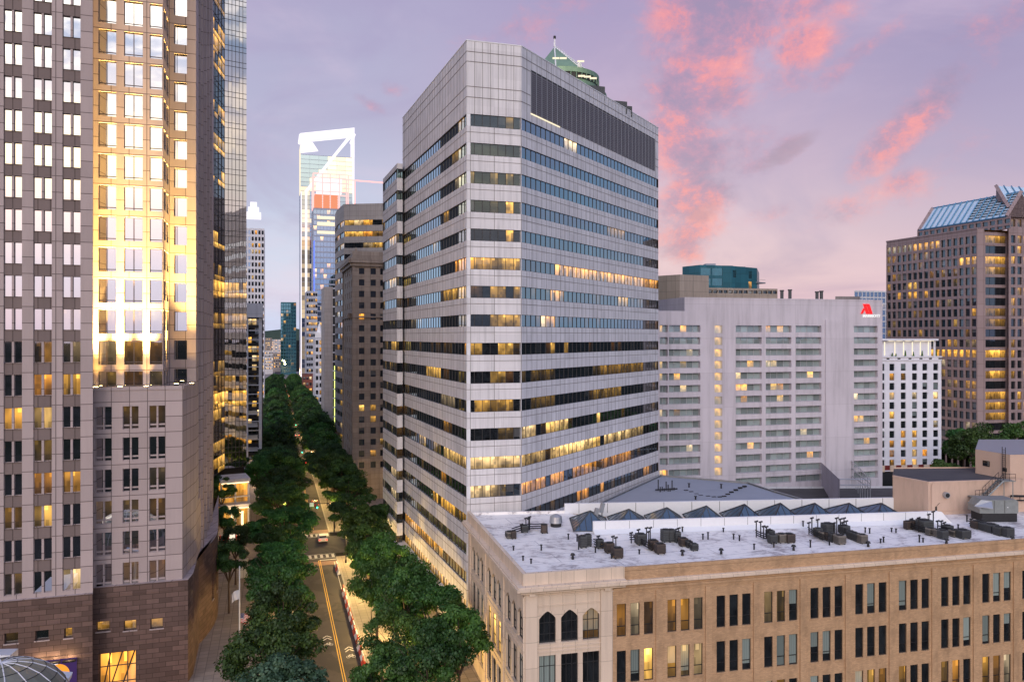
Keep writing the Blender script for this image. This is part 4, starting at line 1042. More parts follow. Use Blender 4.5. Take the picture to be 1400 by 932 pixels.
# ------------------------------------------------------------------ hotel with balcony bands
def hotel():
    VP=4664; Yr=199.0
    Yf=lambda x: Yr*(VP-1064)/(VP-x)
    A=PX(895,Yf(895)); B=PX(1206.5,Yf(1206.5)); f=Face(A,B)
    TOP=ZZ(408,Yf(1064)); TOPL=ZZ(425,Yf(930))
    root=thing('hotel','pale mauve slab hotel with rows of recessed balcony windows behind the low roofs','hotel',(*PX(1050,210),0))
    wall=MB(); wins=[]; ops=[]
    zt=ZZ(445.0,Yf(1064)); pit=3.0
    cols=[(902,913,2),(914.5,957.5,5),(977,987.5,1),(1006,1041.5,4),(1047,1082,4),(1088,1123,4),(1167.5,1200,4)]
    litd={(1,0):[1],(3,5):[0,0,1],(3,6):0,(0,3):1,(0,0):1}
    special={(0,0,0):.9,(1,0,2):1.2,(4,0,0):.8,(4,0,2):.8,(1,2,3):.6,(1,3,2):.25,(0,3,0):.7,(0,4,0):.7,(1,4,1):1.1,(3,3,2):1.2,(4,3,0):.9,(4,3,1):.7,(1,5,2):.9,(3,4,0):1.0,(3,5,0):1.6,(3,5,1):1.4,(4,5,1):1.1,(4,5,2):.7,(5,4,2):1.4,
             (3,6,1):.6,(4,6,2):1.0,(6,6,0):1.3,(0,7,0):.8,(1,7,1):.15,(6,8,0):1.1,(6,8,1):.8,(5,9,1):.7,(3,10,2):1.7,(1,10,3):1.3,(6,10,2):.9,(5,11,2):1.5,(0,12,1):1.6,(0,12,0):1.3}
    for ci,(x0,x1,nc) in enumerate(cols):
        u0,u1=f.u(x0),f.u(x1)
        for k in range(14):
            zb=zt-pit*k; za=zb-1.75
            narrow=ci==2
            if narrow: za=zb-2.0
            ops.append((u0,u1,za,zb,.9 if not narrow else .3))
            ls=[special.get((ci,k,j),0) for j in range(nc)]
            if narrow: ls=[R.choice([.9,1.1,.7,.35])]
            def fn(mb,u0=u0,u1=u1,za=za,zb=zb,nc=nc,ls=ls,narrow=narrow):
                if narrow: window(mb,f,u0,u1,za,zb,.28,bar=.08,edge=.06,lits=ls,rnd=.12)
                else: window(mb,f,u0,u1,za,zb,.85,cols=[(j+1)/nc for j in range(nc-1)],bar=.12,edge=.1,lits=ls,rnd=[R.random() for _ in range(nc)])
            wins.append((imp(f,u0,u1,za,zb),fn))
    uL=f.u(936)   # the roof steps up here
    fa=Face(A,f.p(uL,0)[:2]); fb=Face(f.p(uL,0)[:2],B)
    fa.wall(wall,0,TOPL,[o for o in ops if o[0]<uL and o[1]<uL],0); fb.wall(wall,0,TOP,[(o[0]-uL,o[1]-uL,o[2],o[3],o[4]) for o in ops if o[0]>=uL],0,uoff=uL)
    # column 914-957 straddles the step: rebuild it as one wall
    wall=MB(); f.wall(wall,0,TOPL,ops,0); fb2=Face(f.p(uL,0)[:2],B); fb2.wall(wall,TOPL,TOP,[],0,uoff=uL)
    dn=(-f.n[0],-f.n[1]); off=lambda p,d:(p[0]+dn[0]*d,p[1]+dn[1]*d)
    Bb=off(B,20); Ab=off(A,20); Mb=off(f.p(uL,0)[:2],20)
    Face(B,Bb).wall(wall,0,TOP,[],0); Face(Bb,Mb).wall(wall,0,TOP,[],0); Face(Mb,Ab).wall(wall,0,TOPL,[],0); Face(Ab,A).wall(wall,0,TOPL,[],0)
    Face(Mb,f.p(uL,0)[:2]).wall(wall,TOPL,TOP,[],0)
    # raised vertical fin between the last two bays, shallow
    for a,b in ((1128,1162),): f.bar(wall,f.u(a),f.u(b),0,TOP-5.4,-.25,0,0)
    f.bar(wall,uL,f.L,TOP-.35,TOP+.0,-.08,0,0)
    wall.build('wall',['mauve_concrete'],root)
    rf=MB(); rf.face([(*A,TOPL-.6),(*f.p(uL,0)[:2],TOPL-.6),(*Mb,TOPL-.6),(*Ab,TOPL-.6)],0); rf.face([(*f.p(uL,0)[:2],TOP-.6),(*B,TOP-.6),(*Bb,TOP-.6),(*Mb,TOP-.6)],0); rf.build('roof','roof_grey',root)
    put_windows(root,wins,['curtain_window','light_metal'])
    # rooftop letters and emblem
    def z(y): return ZZ(y,Yf(1185))
    em=MB(); o=-.25
    def bar(p,q,w,mb):   # slanted bar of the emblem; p,q in picture columns/rows
        (x0,y0),(x1,y1)=p,q
        a=[(x0-w/2,y0),(x0+w/2,y0),(x1+w/2,y1),(x1-w/2,y1)]
        P=[f.p(f.u(x),z(y),o) for x,y in a]; Q=[f.p(f.u(x),z(y),-.02) for x,y in a]
        mb.face(P[::-1],0); 
        for i in range(4): j=(i+1)%4; mb.face([P[i],P[j],Q[j],Q[i]],0)
    bar((1181.3,415.5),(1185.8,429),3.7,em)
    bar((1186.0,415.5),(1190.5,429),3.7,em)
    bar((1181.2,421.5),(1177.6,428.8),2.6,em)
    eo=em.build('emblem',['sign_red'],root)
    cu=D.curves.new('lettering','FONT'); cu.body='MARRIOTT'; cu.size=2.0; cu.extrude=.08; cu.align_x='LEFT'; cu.offset=.03
    tmp=D.objects.new('tmp',cu); COL.objects.link(tmp); dg=bpy.context.evaluated_depsgraph_get(); me=D.meshes.new_from_object(tmp.evaluated_get(dg)); D.objects.remove(tmp)
    lo=D.objects.new('lettering',me); COL.objects.link(lo); me.materials.clear(); me.materials.append(MAT['sign_white']); lo.parent=root; lo.matrix_parent_inverse=Matrix.Translation(root.location).inverted()
    ux,uy=f.d; wid=f.u(1203)-f.u(1179.5); xs=[v.co.x for v in me.vertices]; k=wid/(max(xs)-min(xs))
    p=f.p(f.u(1179.5),z(433.4),-.12)
    lo.matrix_world=Matrix.Identity(4); 
    for v in me.vertices:
        a,b,c=v.co; a=(a-min(xs))*k; b*=k*.85
        v.co=(p[0]+ux*a+f.n[0]*c,p[1]+uy*a+f.n[1]*c,p[2]+b)
    # roof pipes
    for x,h in ((1069,2.2),(1080,2.4),(1117,2.0),(1123,2.2)):
        m=MB(); q=PX(x,Yf(x)+5); m.cyl((*q,TOP-.6),.45,.45,h+.6,8,0); m.cyl((*q,TOP-.6+h+.6),.6,.6,.3,8,0); m.build('flue',['hvac_grey'],root)
    # sloping screen and plant at the foot
    w=MB(); 
    a=PX(1123,Yf(1123)-.1); b=PX(1148,166)
    zt1=ZZ(632,a[1]); zb1=ZZ(672,b[1])
    w.face([(*a,3),(*b,3),(*b,ZZ(655,b[1])),(*a,zt1)],0); w.face([(*a,3),(*b,3),(*b,ZZ(655,b[1])),(*a,zt1)][::-1],0)
    q0=PX(1165,Yf(1165)-.1); q1=PX(1190,166)
    for k in range(9):
        s=k/8; c=(q0[0]+(q1[0]-q0[0])*s,q0[1]+(q1[1]-q0[1])*s); t0=ZZ(630,q0[1])*(1-s)+ZZ(655,q1[1])*s
        w.tube((*c,4),(*c,t0),.1,.1,4,1)
    for dz in (0,2.0,4): w.tube((*q0,ZZ(630,q0[1])-dz),(*q1,ZZ(655,q1[1])-dz*.5),.14,.14,4,1)
    for dz in(0,1.2): w.tube((*b,ZZ(655,b[1])-dz),(*q1,ZZ(655,q1[1])-dz),.1,.1,4,1)
    w.build('plant_screen',['mauve_concrete','light_metal'],root)
hotel()
t=thing('cooling_plant','curled white ducts of the cooling plant at the foot of the hotel','cooling plant',(*PX(1166,168),5.4))
for k,x in enumerate((1155,1162,1170,1178,1187)):
    m=MB(); p=PX(x,167+(k%2)*3); m.cyl((*p,5.3),1.0,1.0,1.6,10,0); m.tube((*p,6.9),(p[0]+1.2,p[1],7.6),.5,.5,8,0); m.build('duct',['light_metal'],t)

# ------------------------------------------------------------------ white hotel with square windows
def white_hotel():
    A=PX(1198,250); B=PX(1287,253.5); T=ZZ(487,252)
    def ops(i,f):
        if i: return []
        us=[f.u(x) for x in (1207.5,1219.5,1235,1250.4,1264.5,1279.3)]; o=[]
        lit={(1,1):.5,(1,3):.5,(2,3):.0,(3,3):.5,(5,3):1.3,(1,5):.8,(2,7):.8,(3,7):.9,(1,8):.5,(2,8):.7,(3,8):.8,(1,9):.5,(3,9):.7,(4,9):1.4,(1,10):.3,(2,10):.7,(3,10):.9,(2,1):.2,(5,6):.3}
        for k in range(11):
            for j,u in enumerate(us):
                w=1.75 if j else .9
                zb=T-2.4-3.13*k; o.append((u-w/2,u+w/2,zb-2.25 if k<10 else zb-2.9,zb,.35,lit.get((j,k),0),1))
        return o
    def extra(root,fs):
        f=fs[0]; m=MB()
        for z,o,h in ((T-1.3,-.3,.3),(T-.3,-.45,.35),(T-37.4,-.3,.3),(T-41.2,-.3,.3)): f.bar(m,0,f.L,z,z+h,o,0,0)
        for x in (1214,1229,1244,1259,1272,1285): u=f.u(x); f.bar(m,u-.5,u+.5,T-1.05,T-.55,-.06,0,1)
        for x in (1212,1228,1243,1259): u=f.u(x); f.bar(m,u-.6,u+.6,T-38.4,T-37.7,-.06,0,1)
        # penthouse, its flat overhanging roof, columns and soft light
        zt=ZZ(463,252); pass
        for x in (1206,1279): u=f.u(x); f.bar(m,u-.25,u+.25,T-.2,zt-.6,.3,.8,0)
        m.build('cornice',['pale_render','charcoal','cream_stone'],root)
        m=MB(); f.bar(m,0,f.u(1276),T-.2,zt-.6,1.0,12,0); f.bar(m,0,f.u(1281.5),zt-.6,zt,-.6,13,0); m.build('penthouse',['pale_render'],root)
        g=MB(); 
        for x in (1220,1231,1243,1255,1265,1274): u=f.u(x); f.bar(g,u-.8,u+.8,zt-.75,zt-.62,.0,.9,0)
        for x in (1212,1226,1238,1250,1261,1272): u=f.u(x); f.bar(g,u-.14,u+.14,T+.3,zt-1,.9,.99,0)
        g.build('soffit_lights',['cream_glow'],root)
        g=MB(); 
        for k,(x,h) in enumerate(((1221,1.5),(1226,1.3),(1239,2.2),(1250,1.8),(1262,2.1),(1281,2.4))):
            p=f.p(f.u(x),T-.3,.4); g.cyl(p,.4,.12,h,6,0); 
        g.build('planter_shrubs',['leaf_mid'],root)['kind']='stuff'
        # red ground storey with arches
        m=MB(); zb=T-37.5
        f.bar(m,0,f.L,2,zb-.6,-.05,0,0)
        for j in range(5):
            u=f.u(1205+j*15.3); f.bar(m,u-1.0,u+1.0,2,zb-.6,-.35,0,1)
        m.build('ground_storey',['maroon','cream_stone'],root)
    n=PX(1210,285)
    block('white_hotel','white hotel with square dark windows and a floodlit flat roofed penthouse','hotel',[A,B,PX(1287,285),PX(1198,285)],0,T,ops,['pale_render'],'hotel_window',extra=extra)
white_hotel()

# ------------------------------------------------------------------ pink granite tower with glass attic at right
def right_tower():
    root=thing('granite_tower','pink granite tower with a window grid and sloping glass attic at the right edge','office tower',(*PX(1330,280),0))
    VP=345
    Y1=252.0; YL=lambda x: Y1*(1336-VP)/(x-VP)
    A=PX(1212,YL(1212)); B=PX(1336,Y1); C=PX(1345.5,Y1-.5)
    E=PX(1377,Y1+2.0); Fp=PX(1379,Y1-.5); Gp=PX(1470,Y1+7)
    fL=Face(A,B); fC=Face(B,C); fB=Face(C,E); fE=Face(E,Fp); fR=Face(Fp,Gp)
    pit=3.42; T=ZZ(313,Y1); wall=MB(); wins=[]
    n=16; P=fL.L/n; zt=T-2.1
    def row_lit(k,i):
        if k==0: return (.9,.995) if 5<=i<=9 else ((.35,.9) if i<5 else (0,0))
        if k==2 and i>=13: return (1.2,.12)
        if k==3 and i==1: return (.3,.1)
        if k==4 and i in(4,5): return (.9,.2)
        if k==5 and i in(2,4,5,7): return (.8,.1)
        if k==6 and i==9: return (.4,.1)
        if k==7 and i==15: return (1.0,.1)
        if k==10 and i in(11,): return (.6,.1)
        if k==11: return (1.1,.1) if i>=3 else (.5,.1)
        if k in(14,15) and i in(9,14,15): return (.6,.1)
        return (R.choice([0]*8+[.15,.3]),R.random())
    for k in range(21):
        zb=zt-pit*k; za=zb-2.45
        if za<1: continue
        ops=[]
        for i in range(n):
            c=P*(i+.5); l,r=row_lit(k,i); ops.append((c-.95,c+.95,za,zb,.4))
            wins.append((imp(fL,c-.95,c+.95,za,zb),lambda mb,c=c,za=za,zb=zb,l=l,r=r: window(mb,fL,c-.95,c+.95,za,zb,.4,rows=(.84,),bar=.1,edge=.05,lits=l,rnd=r)))
        fL.wall(wall,za-(pit-2.45),zb if k else T,ops,0)
        # bay with wide windows
        u0,u1=.55,fB.L-.35; l={0:.5,2:1.2,3:.4,7:.25,8:.3,11:1.3,13:.9,15:.7,16:.8,17:.5}.get(k,0)
        fB.wall(wall,za-(pit-2.45),zb if k else T-1.0,[(u0,u1,za,zb,.4)],0)
        wins.append((imp(fB,u0,u1,za,zb)*2,lambda mb,za=za,zb=zb,l=l,u0=u0,u1=u1: window(mb,fB,u0,u1,za,zb,.4,cols=(.25,.5,.75),bar=.06,edge=.05,lits=[l*R.uniform(.3,1.2) for _ in range(4)],rnd=[.12]*4)))
        ops=[]; m=9; Q=2.65
        for i in range(m):
            c=.2+Q*(i+.5)+.4; 
            if c+1.2>fR.L: break
            ops.append((c-.9,c+.9,za,zb,.4)); l=R.choice([0,0,0,0,.7,.3]); l=1.0 if k==2 and i<1 else l
            wins.append((imp(fR,c-.9,c+.9,za,zb)*.8,lambda mb,c=c,za=za,zb=zb,l=l: window(mb,fR,c-.9,c+.9,za,zb,.4,bar=.1,edge=.05,lits=l,rnd=.12)))
        fR.wall(wall,za-(pit-2.45),zb if k else T,ops,0)
    # upper right block
    zz=T
    for k in range(2):
        ops=[]
        for i in range(9):
            c=.2+2.65*(i+.5)+.4
            if c+1.2>fR.L: break
            ops.append((c-.9,c+.9,T+.8+pit*k,T+.8+pit*k+2.4,.4)); wins.append((.3,lambda mb,c=c,k=k: window(mb,fR,c-.9,c+.9,T+.8+pit*k,T+3.2+pit*k,.4,edge=.05,lits=.1,rnd=.4)))
        fR.wall(wall,T+.3+pit*k-(.3 if k==0 else 0),T+.3+pit*(k+1),ops,0)
    fC.wall(wall,0,T,[],0); fE.wall(wall,0,T+7,[],0)
    for f in (fL,): 
        for i in range(n+1): f.bar(wall,max(0,P*i-.3),min(f.L,P*i+.3),0,T-1.2,-.12,0,0)
    fL.bar(wall,0,fL.L,T,T+.5,-.25,.2,0)
    dn=(-S2[0]*0,0)
    Ab=PX(1245,350); back=[Gp,PX(1470,330),PX(1232,350),A]
    for a,b in zip(back,back[1:]): Face(a,b).wall(wall,0,T,[],0)
    wall.face([(p[0],p[1],T-.3) for p in (A,B,C,E,Fp,Gp,PX(1470,330),PX(1232,350))],0)
    # attic storey under the glass slope, set back
    def off(f,u,z,o): return f.p(u,z,o)
    d=7.0; tf=Face(fL.p(0,0,d)[:2],fL.p(fL.L,0,d)[:2]); ua,ub=tf.u(1254),tf.u(1382)
    g0=fL.p(ua,0,d)[:2]; g1=fL.p(ub,0,d)[:2]; fA=Face(g0,g1); T2=ZZ(296,fA.Y(1375)); 
    op=[]; na=14; PA=fA.L/na
    for i in range(na):
        c=PA*(i+.5); op.append((c-1.0,c+1.0,T2-2.2,T2-.8,.4))
        op.append((c-1.0,c+1.0,T-.1,T2-3.0,.4))
        for a,b in ((T2-2.2,T2-.8),(T-.1,T2-3.0)):
            if b-a>.4: wins.append((.2,lambda mb,c=c,a=a,b=b: window(mb,fA,c-1,c+1,a,b,.4,edge=.05,lits=0,rnd=.3)))
    fA.wall(wall,T-.3,T2,op,0)
    wall.build('wall',['pink_granite'],root)
    # sloping glazed roof
    RT=ZZ(252,fA.Y(1390)); RT=T2+8.4; run=6.5
    sl=MB(); bars=MB(); q=MB()
    lo0=Vector(fA.p(0.8,T2,0)); lo1=Vector(fA.p(fA.L-1.5,T2,0)); hi0=Vector(fA.p(.8,RT,run)); hi1=Vector(fA.p(fA.L-1.5,RT,run))
    sl.face([tuple(lo0),tuple(lo1),tuple(hi1),tuple(hi0)],0)
    nb=14
    for i in range(nb+1):
        a=lo0.lerp(lo1,i/nb); b=hi0.lerp(hi1,i/nb); up=Vector((0,0,.35)); bars.tube(a+up,b+up,.26,.26,4,0)
        if i>=8 and i<nb:
            a2=lo0.lerp(lo1,(i+1)/nb); b2=hi0.lerp(hi1,(i+1)/nb)
            for k in range(1,9): bars.tube(a.lerp(b,k/9)+up,a2.lerp(b2,k/9)+up,.14,.14,4,1)
    bars.tube(hi0,hi1,.3,.3,4,0); bars.tube(lo0,lo1,.3,.3,4,0)
    sl.build('glass_slope',['blue_skylight'],root); bars.build('slope_bars',['pale_bars','dark_metal'],root)
    # gable frames
    for P0,P1 in ((lo0,hi0),(lo1,hi1)):
        back_=Vector((P0.x,P0.y,0))+ (Vector((P1.x,P1.y,0))-Vector((P0.x,P0.y,0)))*2; back_.z=T2
        q=MB(); q.face([tuple(P0),tuple(back_),tuple(P1)],0); q.face([tuple(P1),tuple(back_),tuple(P0)],0)
        q.tube(P0,P1,.75,.75,4,0); q.build('gable',['pink_granite'],root)
    # second sloping roof at the very edge
    s2=MB(); h0=Vector(fR.p(.3,T+6.9,0)); h1=Vector(fR.p(fR.L,T+6.9,0)); k0=Vector(fR.p(2.5,T+15.5,7)); k1=Vector(fR.p(fR.L,T+15.5,7))
    s2.face([tuple(h0),tuple(h1),tuple(k1),tuple(k0)],0)
    for i in range(9):
        s2.tube(h0.lerp(h1,i/8)+Vector((0,0,.3)),k0.lerp(k1,i/8)+Vector((0,0,.3)),.25,.25,4,1)
    s2.tube(h0,k0,.7,.7,4,2)
    fE.bar(s2,0,fE.L,T,T+.1,0,.2,2)
    s2.build('glass_slope',['blue_skylight','pale_bars','pink_granite'],root)
    tb=MB(); fl=Face(Fp,(Fp[0]+P2[0]*0+S2[0]*10,Fp[1]+S2[1]*10)); tb.face([tuple(h0),tuple(k0),tuple((k0[0],k0[1],T)),tuple((h0[0],h0[1],T))],0); tb.build('gable',['pink_granite'],root)
    put_windows(root,wins,['stone_tower_window','dark_metal'])
plain('pale_bars',(.10,.25,.38),.4,.4,.1)
m,t,o=newmat('blue_skylight'); tc=t.new('ShaderNodeTexCoord').outputs['Object']
bsdf(t,o,t.mixc(t.noise(tc,.2,2),(.40,.62,.78,1),(.75,.82,.86,1)),.15,.1,.8)
right_tower()

# ------------------------------------------------------------------ other blocks on the right
def none(i,f): return []
def mech(p,w,d,h,name='roof_plant'): pass
block('tan_block_building','windowless tan panel block between the central tower and the teal building','building',[PX(899,225),PX(929.5,220),PX(969,224),PX(969,250),PX(905,250)],0,ZZ(376,222),none,['tan_block'])
def teal():
    pts=[PX(933,300),PX(957,292),PX(1000,296),PX(1035,306),PX(1038,330),PX(935,330)]
    T=ZZ(364,298)
    def ops(i,f):
        if i>2: return []
        o=[]; 
        for k in range(5):
            for j in range(max(1,int(f.L/5))):
                if i==1: o.append((j*5+.3,j*5+4.7,T-3.9-3.9*k,T-1-3.9*k,.1,0,1))
                elif R.random()<.5: o.append((j*5+1,j*5+3,T-4.4-3.9*k,T-1.6-3.9*k,.15,R.choice([0,0,.8]) if i==2 else 0,1))
        return o
    def extra(root,fs):
        m=MB(); f=fs[2]
        for k in range(4):
            f.bar(m,f.L-.5,f.L+5,T-6-3.9*k,T-5.5-3.9*k,-.5,6,0); f.bar(m,f.L-.5,f.L+5,T-4.6-3.9*k,T-4.5-3.9*k,-.5,-.4,0)
        m.build('balcony',['light_metal'],root)
        m=MB()
        for x,w,h in ((970,4,2.2),(990,6,1.4),(1012,3,1.0)):
            p=PX(x,312); m.box(p[0]-w/2,p[0]+w/2,p[1]-2,p[1]+2,T-.5,T+h,0)
        m.build('roof_plant',['roof_grey'],root)['kind']='stuff'
    block('teal_building','teal glass building with balconies peeking above the hotel roof','building',pts,0,T,ops,['teal_panel'],'teal_glass',extra=extra,roofmat='roof_grey')
teal()
block('parking_deck','low grey concrete upper deck just behind the hotel roofline','building',[PX(968,240),PX(1063,246),PX(1063,262),PX(968,256)],0,ZZ(394,243),lambda i,f: gridops(f,14,1.5,ZZ(396,243)-.2,1.0,3,1,dp=.5,litp=0) if i==0 else [],['tan_block'],limit=40)
block('distant_glass_block','pale blue glass block in the gap left of the granite tower','building',[PX(1168,420),PX(1216,425),PX(1216,450),PX(1168,450)],0,ZZ(397,420),lambda i,f: gridops(f,9,1.9,ZZ(399,420),2.6,3.3,16,dp=.1,litp=.04,lits=(.3,.6)) if i==0 else [],['pale_facade'],'far_glass')
block('distant_dark_roof','low dark stepped roofline above the right end of the hotel','building',[PX(1142,360),PX(1176,362),PX(1176,380),PX(1142,380)],0,ZZ(405,360),none,['grey_concrete'])

# ------------------------------------------------------------------ lower roofs between the store and the hotel
def theatre():
    z=17.0; P=[PX(768,109),PX(1105,109),PX(1101,126),PX(1060,133),PX(1023,141),PX(960,145),PX(903,148.5),PX(858,134),PX(800,119)]
    root=thing('theatre_building','low building with a bare blue grey membrane roof behind the skylights','building',(*PX(950,125),0))
    w=MB(); n=len(P)
    for i in range(n):
        a,b=P[i],P[(i+1)%n]; Face(a,b).wall(w,0,z,[],0)
    w.build('wall',['pale_facade'],root)
    r=MB(); c=PX(935,128); apex=(c[0],c[1],z+.5)
    for i in range(n):
        a,b=P[i],P[(i+1)%n]; r.face([(*a,z),(*b,z),apex],0)
    r.build('roof',['roof_grey'],root)
    k=MB()
    for i in range(2,n-1):
        a,b=P[i],P[(i+1)%n]; f=Face(a,b); f.bar(k,0,f.L,z-.1,z+.3,-.1,.2,0)
    f=Face(P[1],P[2]); f.bar(k,0,f.L,z-.1,z+.3,-.1,.2,0)
    k.build('roof_kerb',['light_metal'],root)
    # white parapet wall behind the skylights
    m=MB(); a,b=PX(772,106.2),PX(1225,110.2); f=Face(a,b); f.bar(m,0,f.L,RZ-1.5,RZ+1.35,0,.4,0); m.build('parapet',['white_paint'],root)
    m=MB()
    for i in range(12): u=f.L*(i+.5)/12; f.bar(m,u-.03,u+.03,RZ,RZ+1.35,-.02,0,0)
    m.build('parapet_joint',['hvac_grey'],root)['kind']='stuff'
theatre()
t=thing('pipe_rack','small cluster of dark pipes standing on the blue grey roof','pipe rack',(*PX(912,134),17.3))
for k in range(9):
    m=MB(); p=PX(900+k*2.7,133+R.uniform(-1,1)); m.tube((*p,17.2),(*p,17.2+R.uniform(.5,1.9)),.1,.1,5,0); m.build('pipe',['charcoal'],t)
m=MB(); a=PX(896,133); b=PX(926,134); m.tube((*a,17.5),(*b,17.5),.12,.12,5,0); m.build('base_rail',['charcoal'],t)
line=[(938,671),(945,673),(952,676),(958,678),(968,679),(976,680),(984,680),(990,679),(995,676),(1000,673),(1006,670),(1012,667),(1018,665)]
for x,y in line:
    p=GRD(x,y,17.25); m=MB(); m.box(p[0]-.35,p[0]+.35,p[1]-.2,p[1]+.2,17.2,17.45,0,TH); o=m.build('roof_block',['charcoal'],None,(*p,17.2)); tag(o,'dark support block in the curved line across the blue grey roof','roof block','support blocks curving across the blue grey roof')
for x,y in ((942,666),(986,667),(951,684)):
    p=GRD(x,y,17.25); m=MB(); m.cyl((*p,17.2),.13,.13,.7,7,0); m.cyl((*p,17.9),.25,.25,.1,7,0); o=m.build('roof_vent',['dark_metal'],None,(*p,17.2)); tag(o,'lone vent stub on the bare blue grey roof','roof vent','vent stubs on the blue grey roof')
block('dark_roof_annex','flat black roofed annex at the foot of the mauve hotel','building',[PX(1050,150),PX(1238,150),PX(1238,197),PX(1010,196)],0,5.7,none,['pale_facade'])
def peach():
    root=thing('roof_house','peach rendered rooftop building with a taller block, at the right end of the white roof','rooftop building',(*PX(1310,108),0))
    w=MB(); T1=24.1; T2=27.4
    A=PX(1220.5,110.3); B=PX(1269,105.4); C=PX(1350,106.8); Dd=PX(1460,108.5)
    f1=Face(A,B); f2=Face(B,Dd); f1.wall(w,14,T1,[],0); f2.wall(w,14,T1,[],0)
    E_=PX(1460,118); G_=PX(1222,117); Face(E_,G_).wall(w,14,T1,[],0); Face(G_,A).wall(w,14,T1,[],0)
    for f in (f1,f2): f.bar(w,0,f.L,T1-.25,T1,-.05,.25,0)
    f2.bar(w,0,f2.L,RZ,RZ+.45,-.12,0,0)
    # tall block
    a=PX(1333.5,113.2); b=PX(1381,108.0); c=PX(1460,109.0); d=PX(1460,124); e=PX(1338,124)
    q=[a,b,c,d,e]
    for i in range(5): Face(q[i],q[(i+1)%5]).wall(w,T1-2,T2,[],0,uoff=20)
    w.build('wall',['peach_render'],root)
    r=MB(); r.face([(p[0],p[1],T1-.2) for p in (A,B,Dd,E_,G_)],0); r.face([(p[0],p[1],T2+.01) for p in q],1); r.build('roof',['roof_dark','light_metal'],root)
    ft=Face(a,b); m=MB(); window(m,ft,1.25,2.35,ZZ(637,111.5),ZZ(629.5,111.5),-.02,cols=(.33,.66),rows=(.5,),bar=.06,edge=.08); m.build('window',['plain_window','dark_metal'],root)
    m=MB(); ft.bar(m,4.4,5.0,ZZ(643,109.5),ZZ(638,109.5),-.05,0,0); m.build('hatch',['charcoal'],root)
    f=f2; m=MB(); u=f.u(1292); z=ZZ(676,105.7); p=f.p(u,z,-.02); q2=f.p(u,z,-.5); m.tube(p,q2,.42,.42,14,0); m.tube(q2,f.p(u,z,-.56),.3,.3,12,1); m.build('wall_fan',['light_metal','charcoal'],root)
    m=MB(); u=f2.u(1273); m.tube(f2.p(u,RZ,-.1),f2.p(u,T1-.5,-.1),.06,.06,6,0); m.tube(f2.p(u,T1-.5,-.1),f2.p(u+.3,T1,-.1),.06,.06,6,0); m.build('downpipe',['peach_render'],root)
    m=MB(); u=f2.u(1279.5); f2.bar(m,u-.1,u+.1,RZ+.5,RZ+1.1,-.1,0,0); m.tube(f2.p(u,RZ+1.1,-.08),f2.p(u+.5,RZ+1.6,-.08),.03,.03,4,0); m.build('switch_box',['charcoal'],root)
    # cable ladder and stair
    m=MB(); 
    for du in (0,.55): m.tube(ft.p(ft.L-1.0+du*.9,T1-.2,-.25),ft.p(ft.L-1.0+du*.9,T2+1.0,-.25),.05,.05,4,0)
    for k in range(14): z=T1+k*.3; m.tube(ft.p(ft.L-1.0,z,-.25),ft.p(ft.L-.5,z,-.25),.03,.03,4,0)
    m.build('ladder',['dark_metal'],root)
    return f2
PF=peach()
t=thing('roof_stair','grey steel stair with landing and handrails against the peach rooftop building','stair',(*PX(1350,104),RZ))
m=MB(); s0=Vector(PF.p(PF.u(1340),ZZ(681,104),-.9)); s1=Vector(PF.p(PF.u(1362),24.2,-.9))
for k in range(12):
    c=s0.lerp(s1,k/11); m.obox(tuple(c),.35,1.1,.06,.0,0)
for dy in(-.55,.55):
    m.tube(s0+Vector((0,dy,0)),s1+Vector((0,dy,0)),.1,.1,4,0)
m.build('flight',['galvanised'],t)
m=MB()
for dy in(-.55,.55):
    m.tube(s0+Vector((0,dy,1)),s1+Vector((0,dy,1)),.035,.035,4,0)
    for k in range(6): c=s0.lerp(s1,k/5)+Vector((0,dy,0)); m.tube(c,c+Vector((0,0,1)),.03,.03,4,0)
a=Vector(PF.p(PF.u(1324),ZZ(682,104),-.9)); 
for z in(.5,1): m.tube(a+Vector((0,-.5,z)),s0+Vector((0,-.5,z)),.03,.03,4,0)
for k in range(4): c=a.lerp(s0,k/3)+Vector((0,-.5,0)); m.tube(c,c+Vector((0,0,1)),.03,.03,4,0)
m.build('handrail',['dark_metal'],t)
m=MB(); c=a.lerp(s0,.5); m.obox(tuple(c),(s0-a).length+.6,1.2,.12,0,0); c=Vector(PF.p(PF.u(1369),24.15,-.9)); m.obox(tuple(c),1.7,1.4,.12,0,0)
for x in (1362,1374): b=Vector(PF.p(PF.u(x),24.1,-1.4)); m.tube((b.x,b.y,RZ),b,.07,.07,4,0)
m.build('landing',['galvanised'],t)
m=MB(); 
for z in(.5,1.0): m.tube(c+Vector((-.8,-.65,z)),c+Vector((.85,-.65,z)),.03,.03,4,0)
for k in range(3): m.tube(c+Vector((-.8+.82*k,-.65,0)),c+Vector((-.8+.82*k,-.65,1)),.03,.03,4,0)
m.build('landing_rail',['dark_metal'],t)
m=MB(); c0=PF.p(PF.u(1378),21.9,-.5); c1=PF.p(PF.u(1440),21.6,-.5)
m.tube(c0,c1,.14,.14,4,0); m.tube((c0[0],c0[1],c0[2]-.6),(c1[0],c1[1],c1[2]-.6),.1,.1,4,0)
for k in range(6): q=Vector(c0).lerp(Vector(c1),k/5); m.tube(q,q+Vector((0,0,-.6)),.06,.06,4,0)
tag(m.build('pipe_bridge',['dark_metal'],None,c0),'dark pipe bridge leaving the right edge along the peach wall','pipe bridge')
t=thing('air_handler','green grey air handler with a sloping intake hood on the roof at right','air handler',(*PX(1355,102.5),RZ))
p=PX(1358,102.6); m=MB()
x0,x1=p[0]-2.6,p[0]+2.5; y0,y1=p[1]-1.3,p[1]+1.4
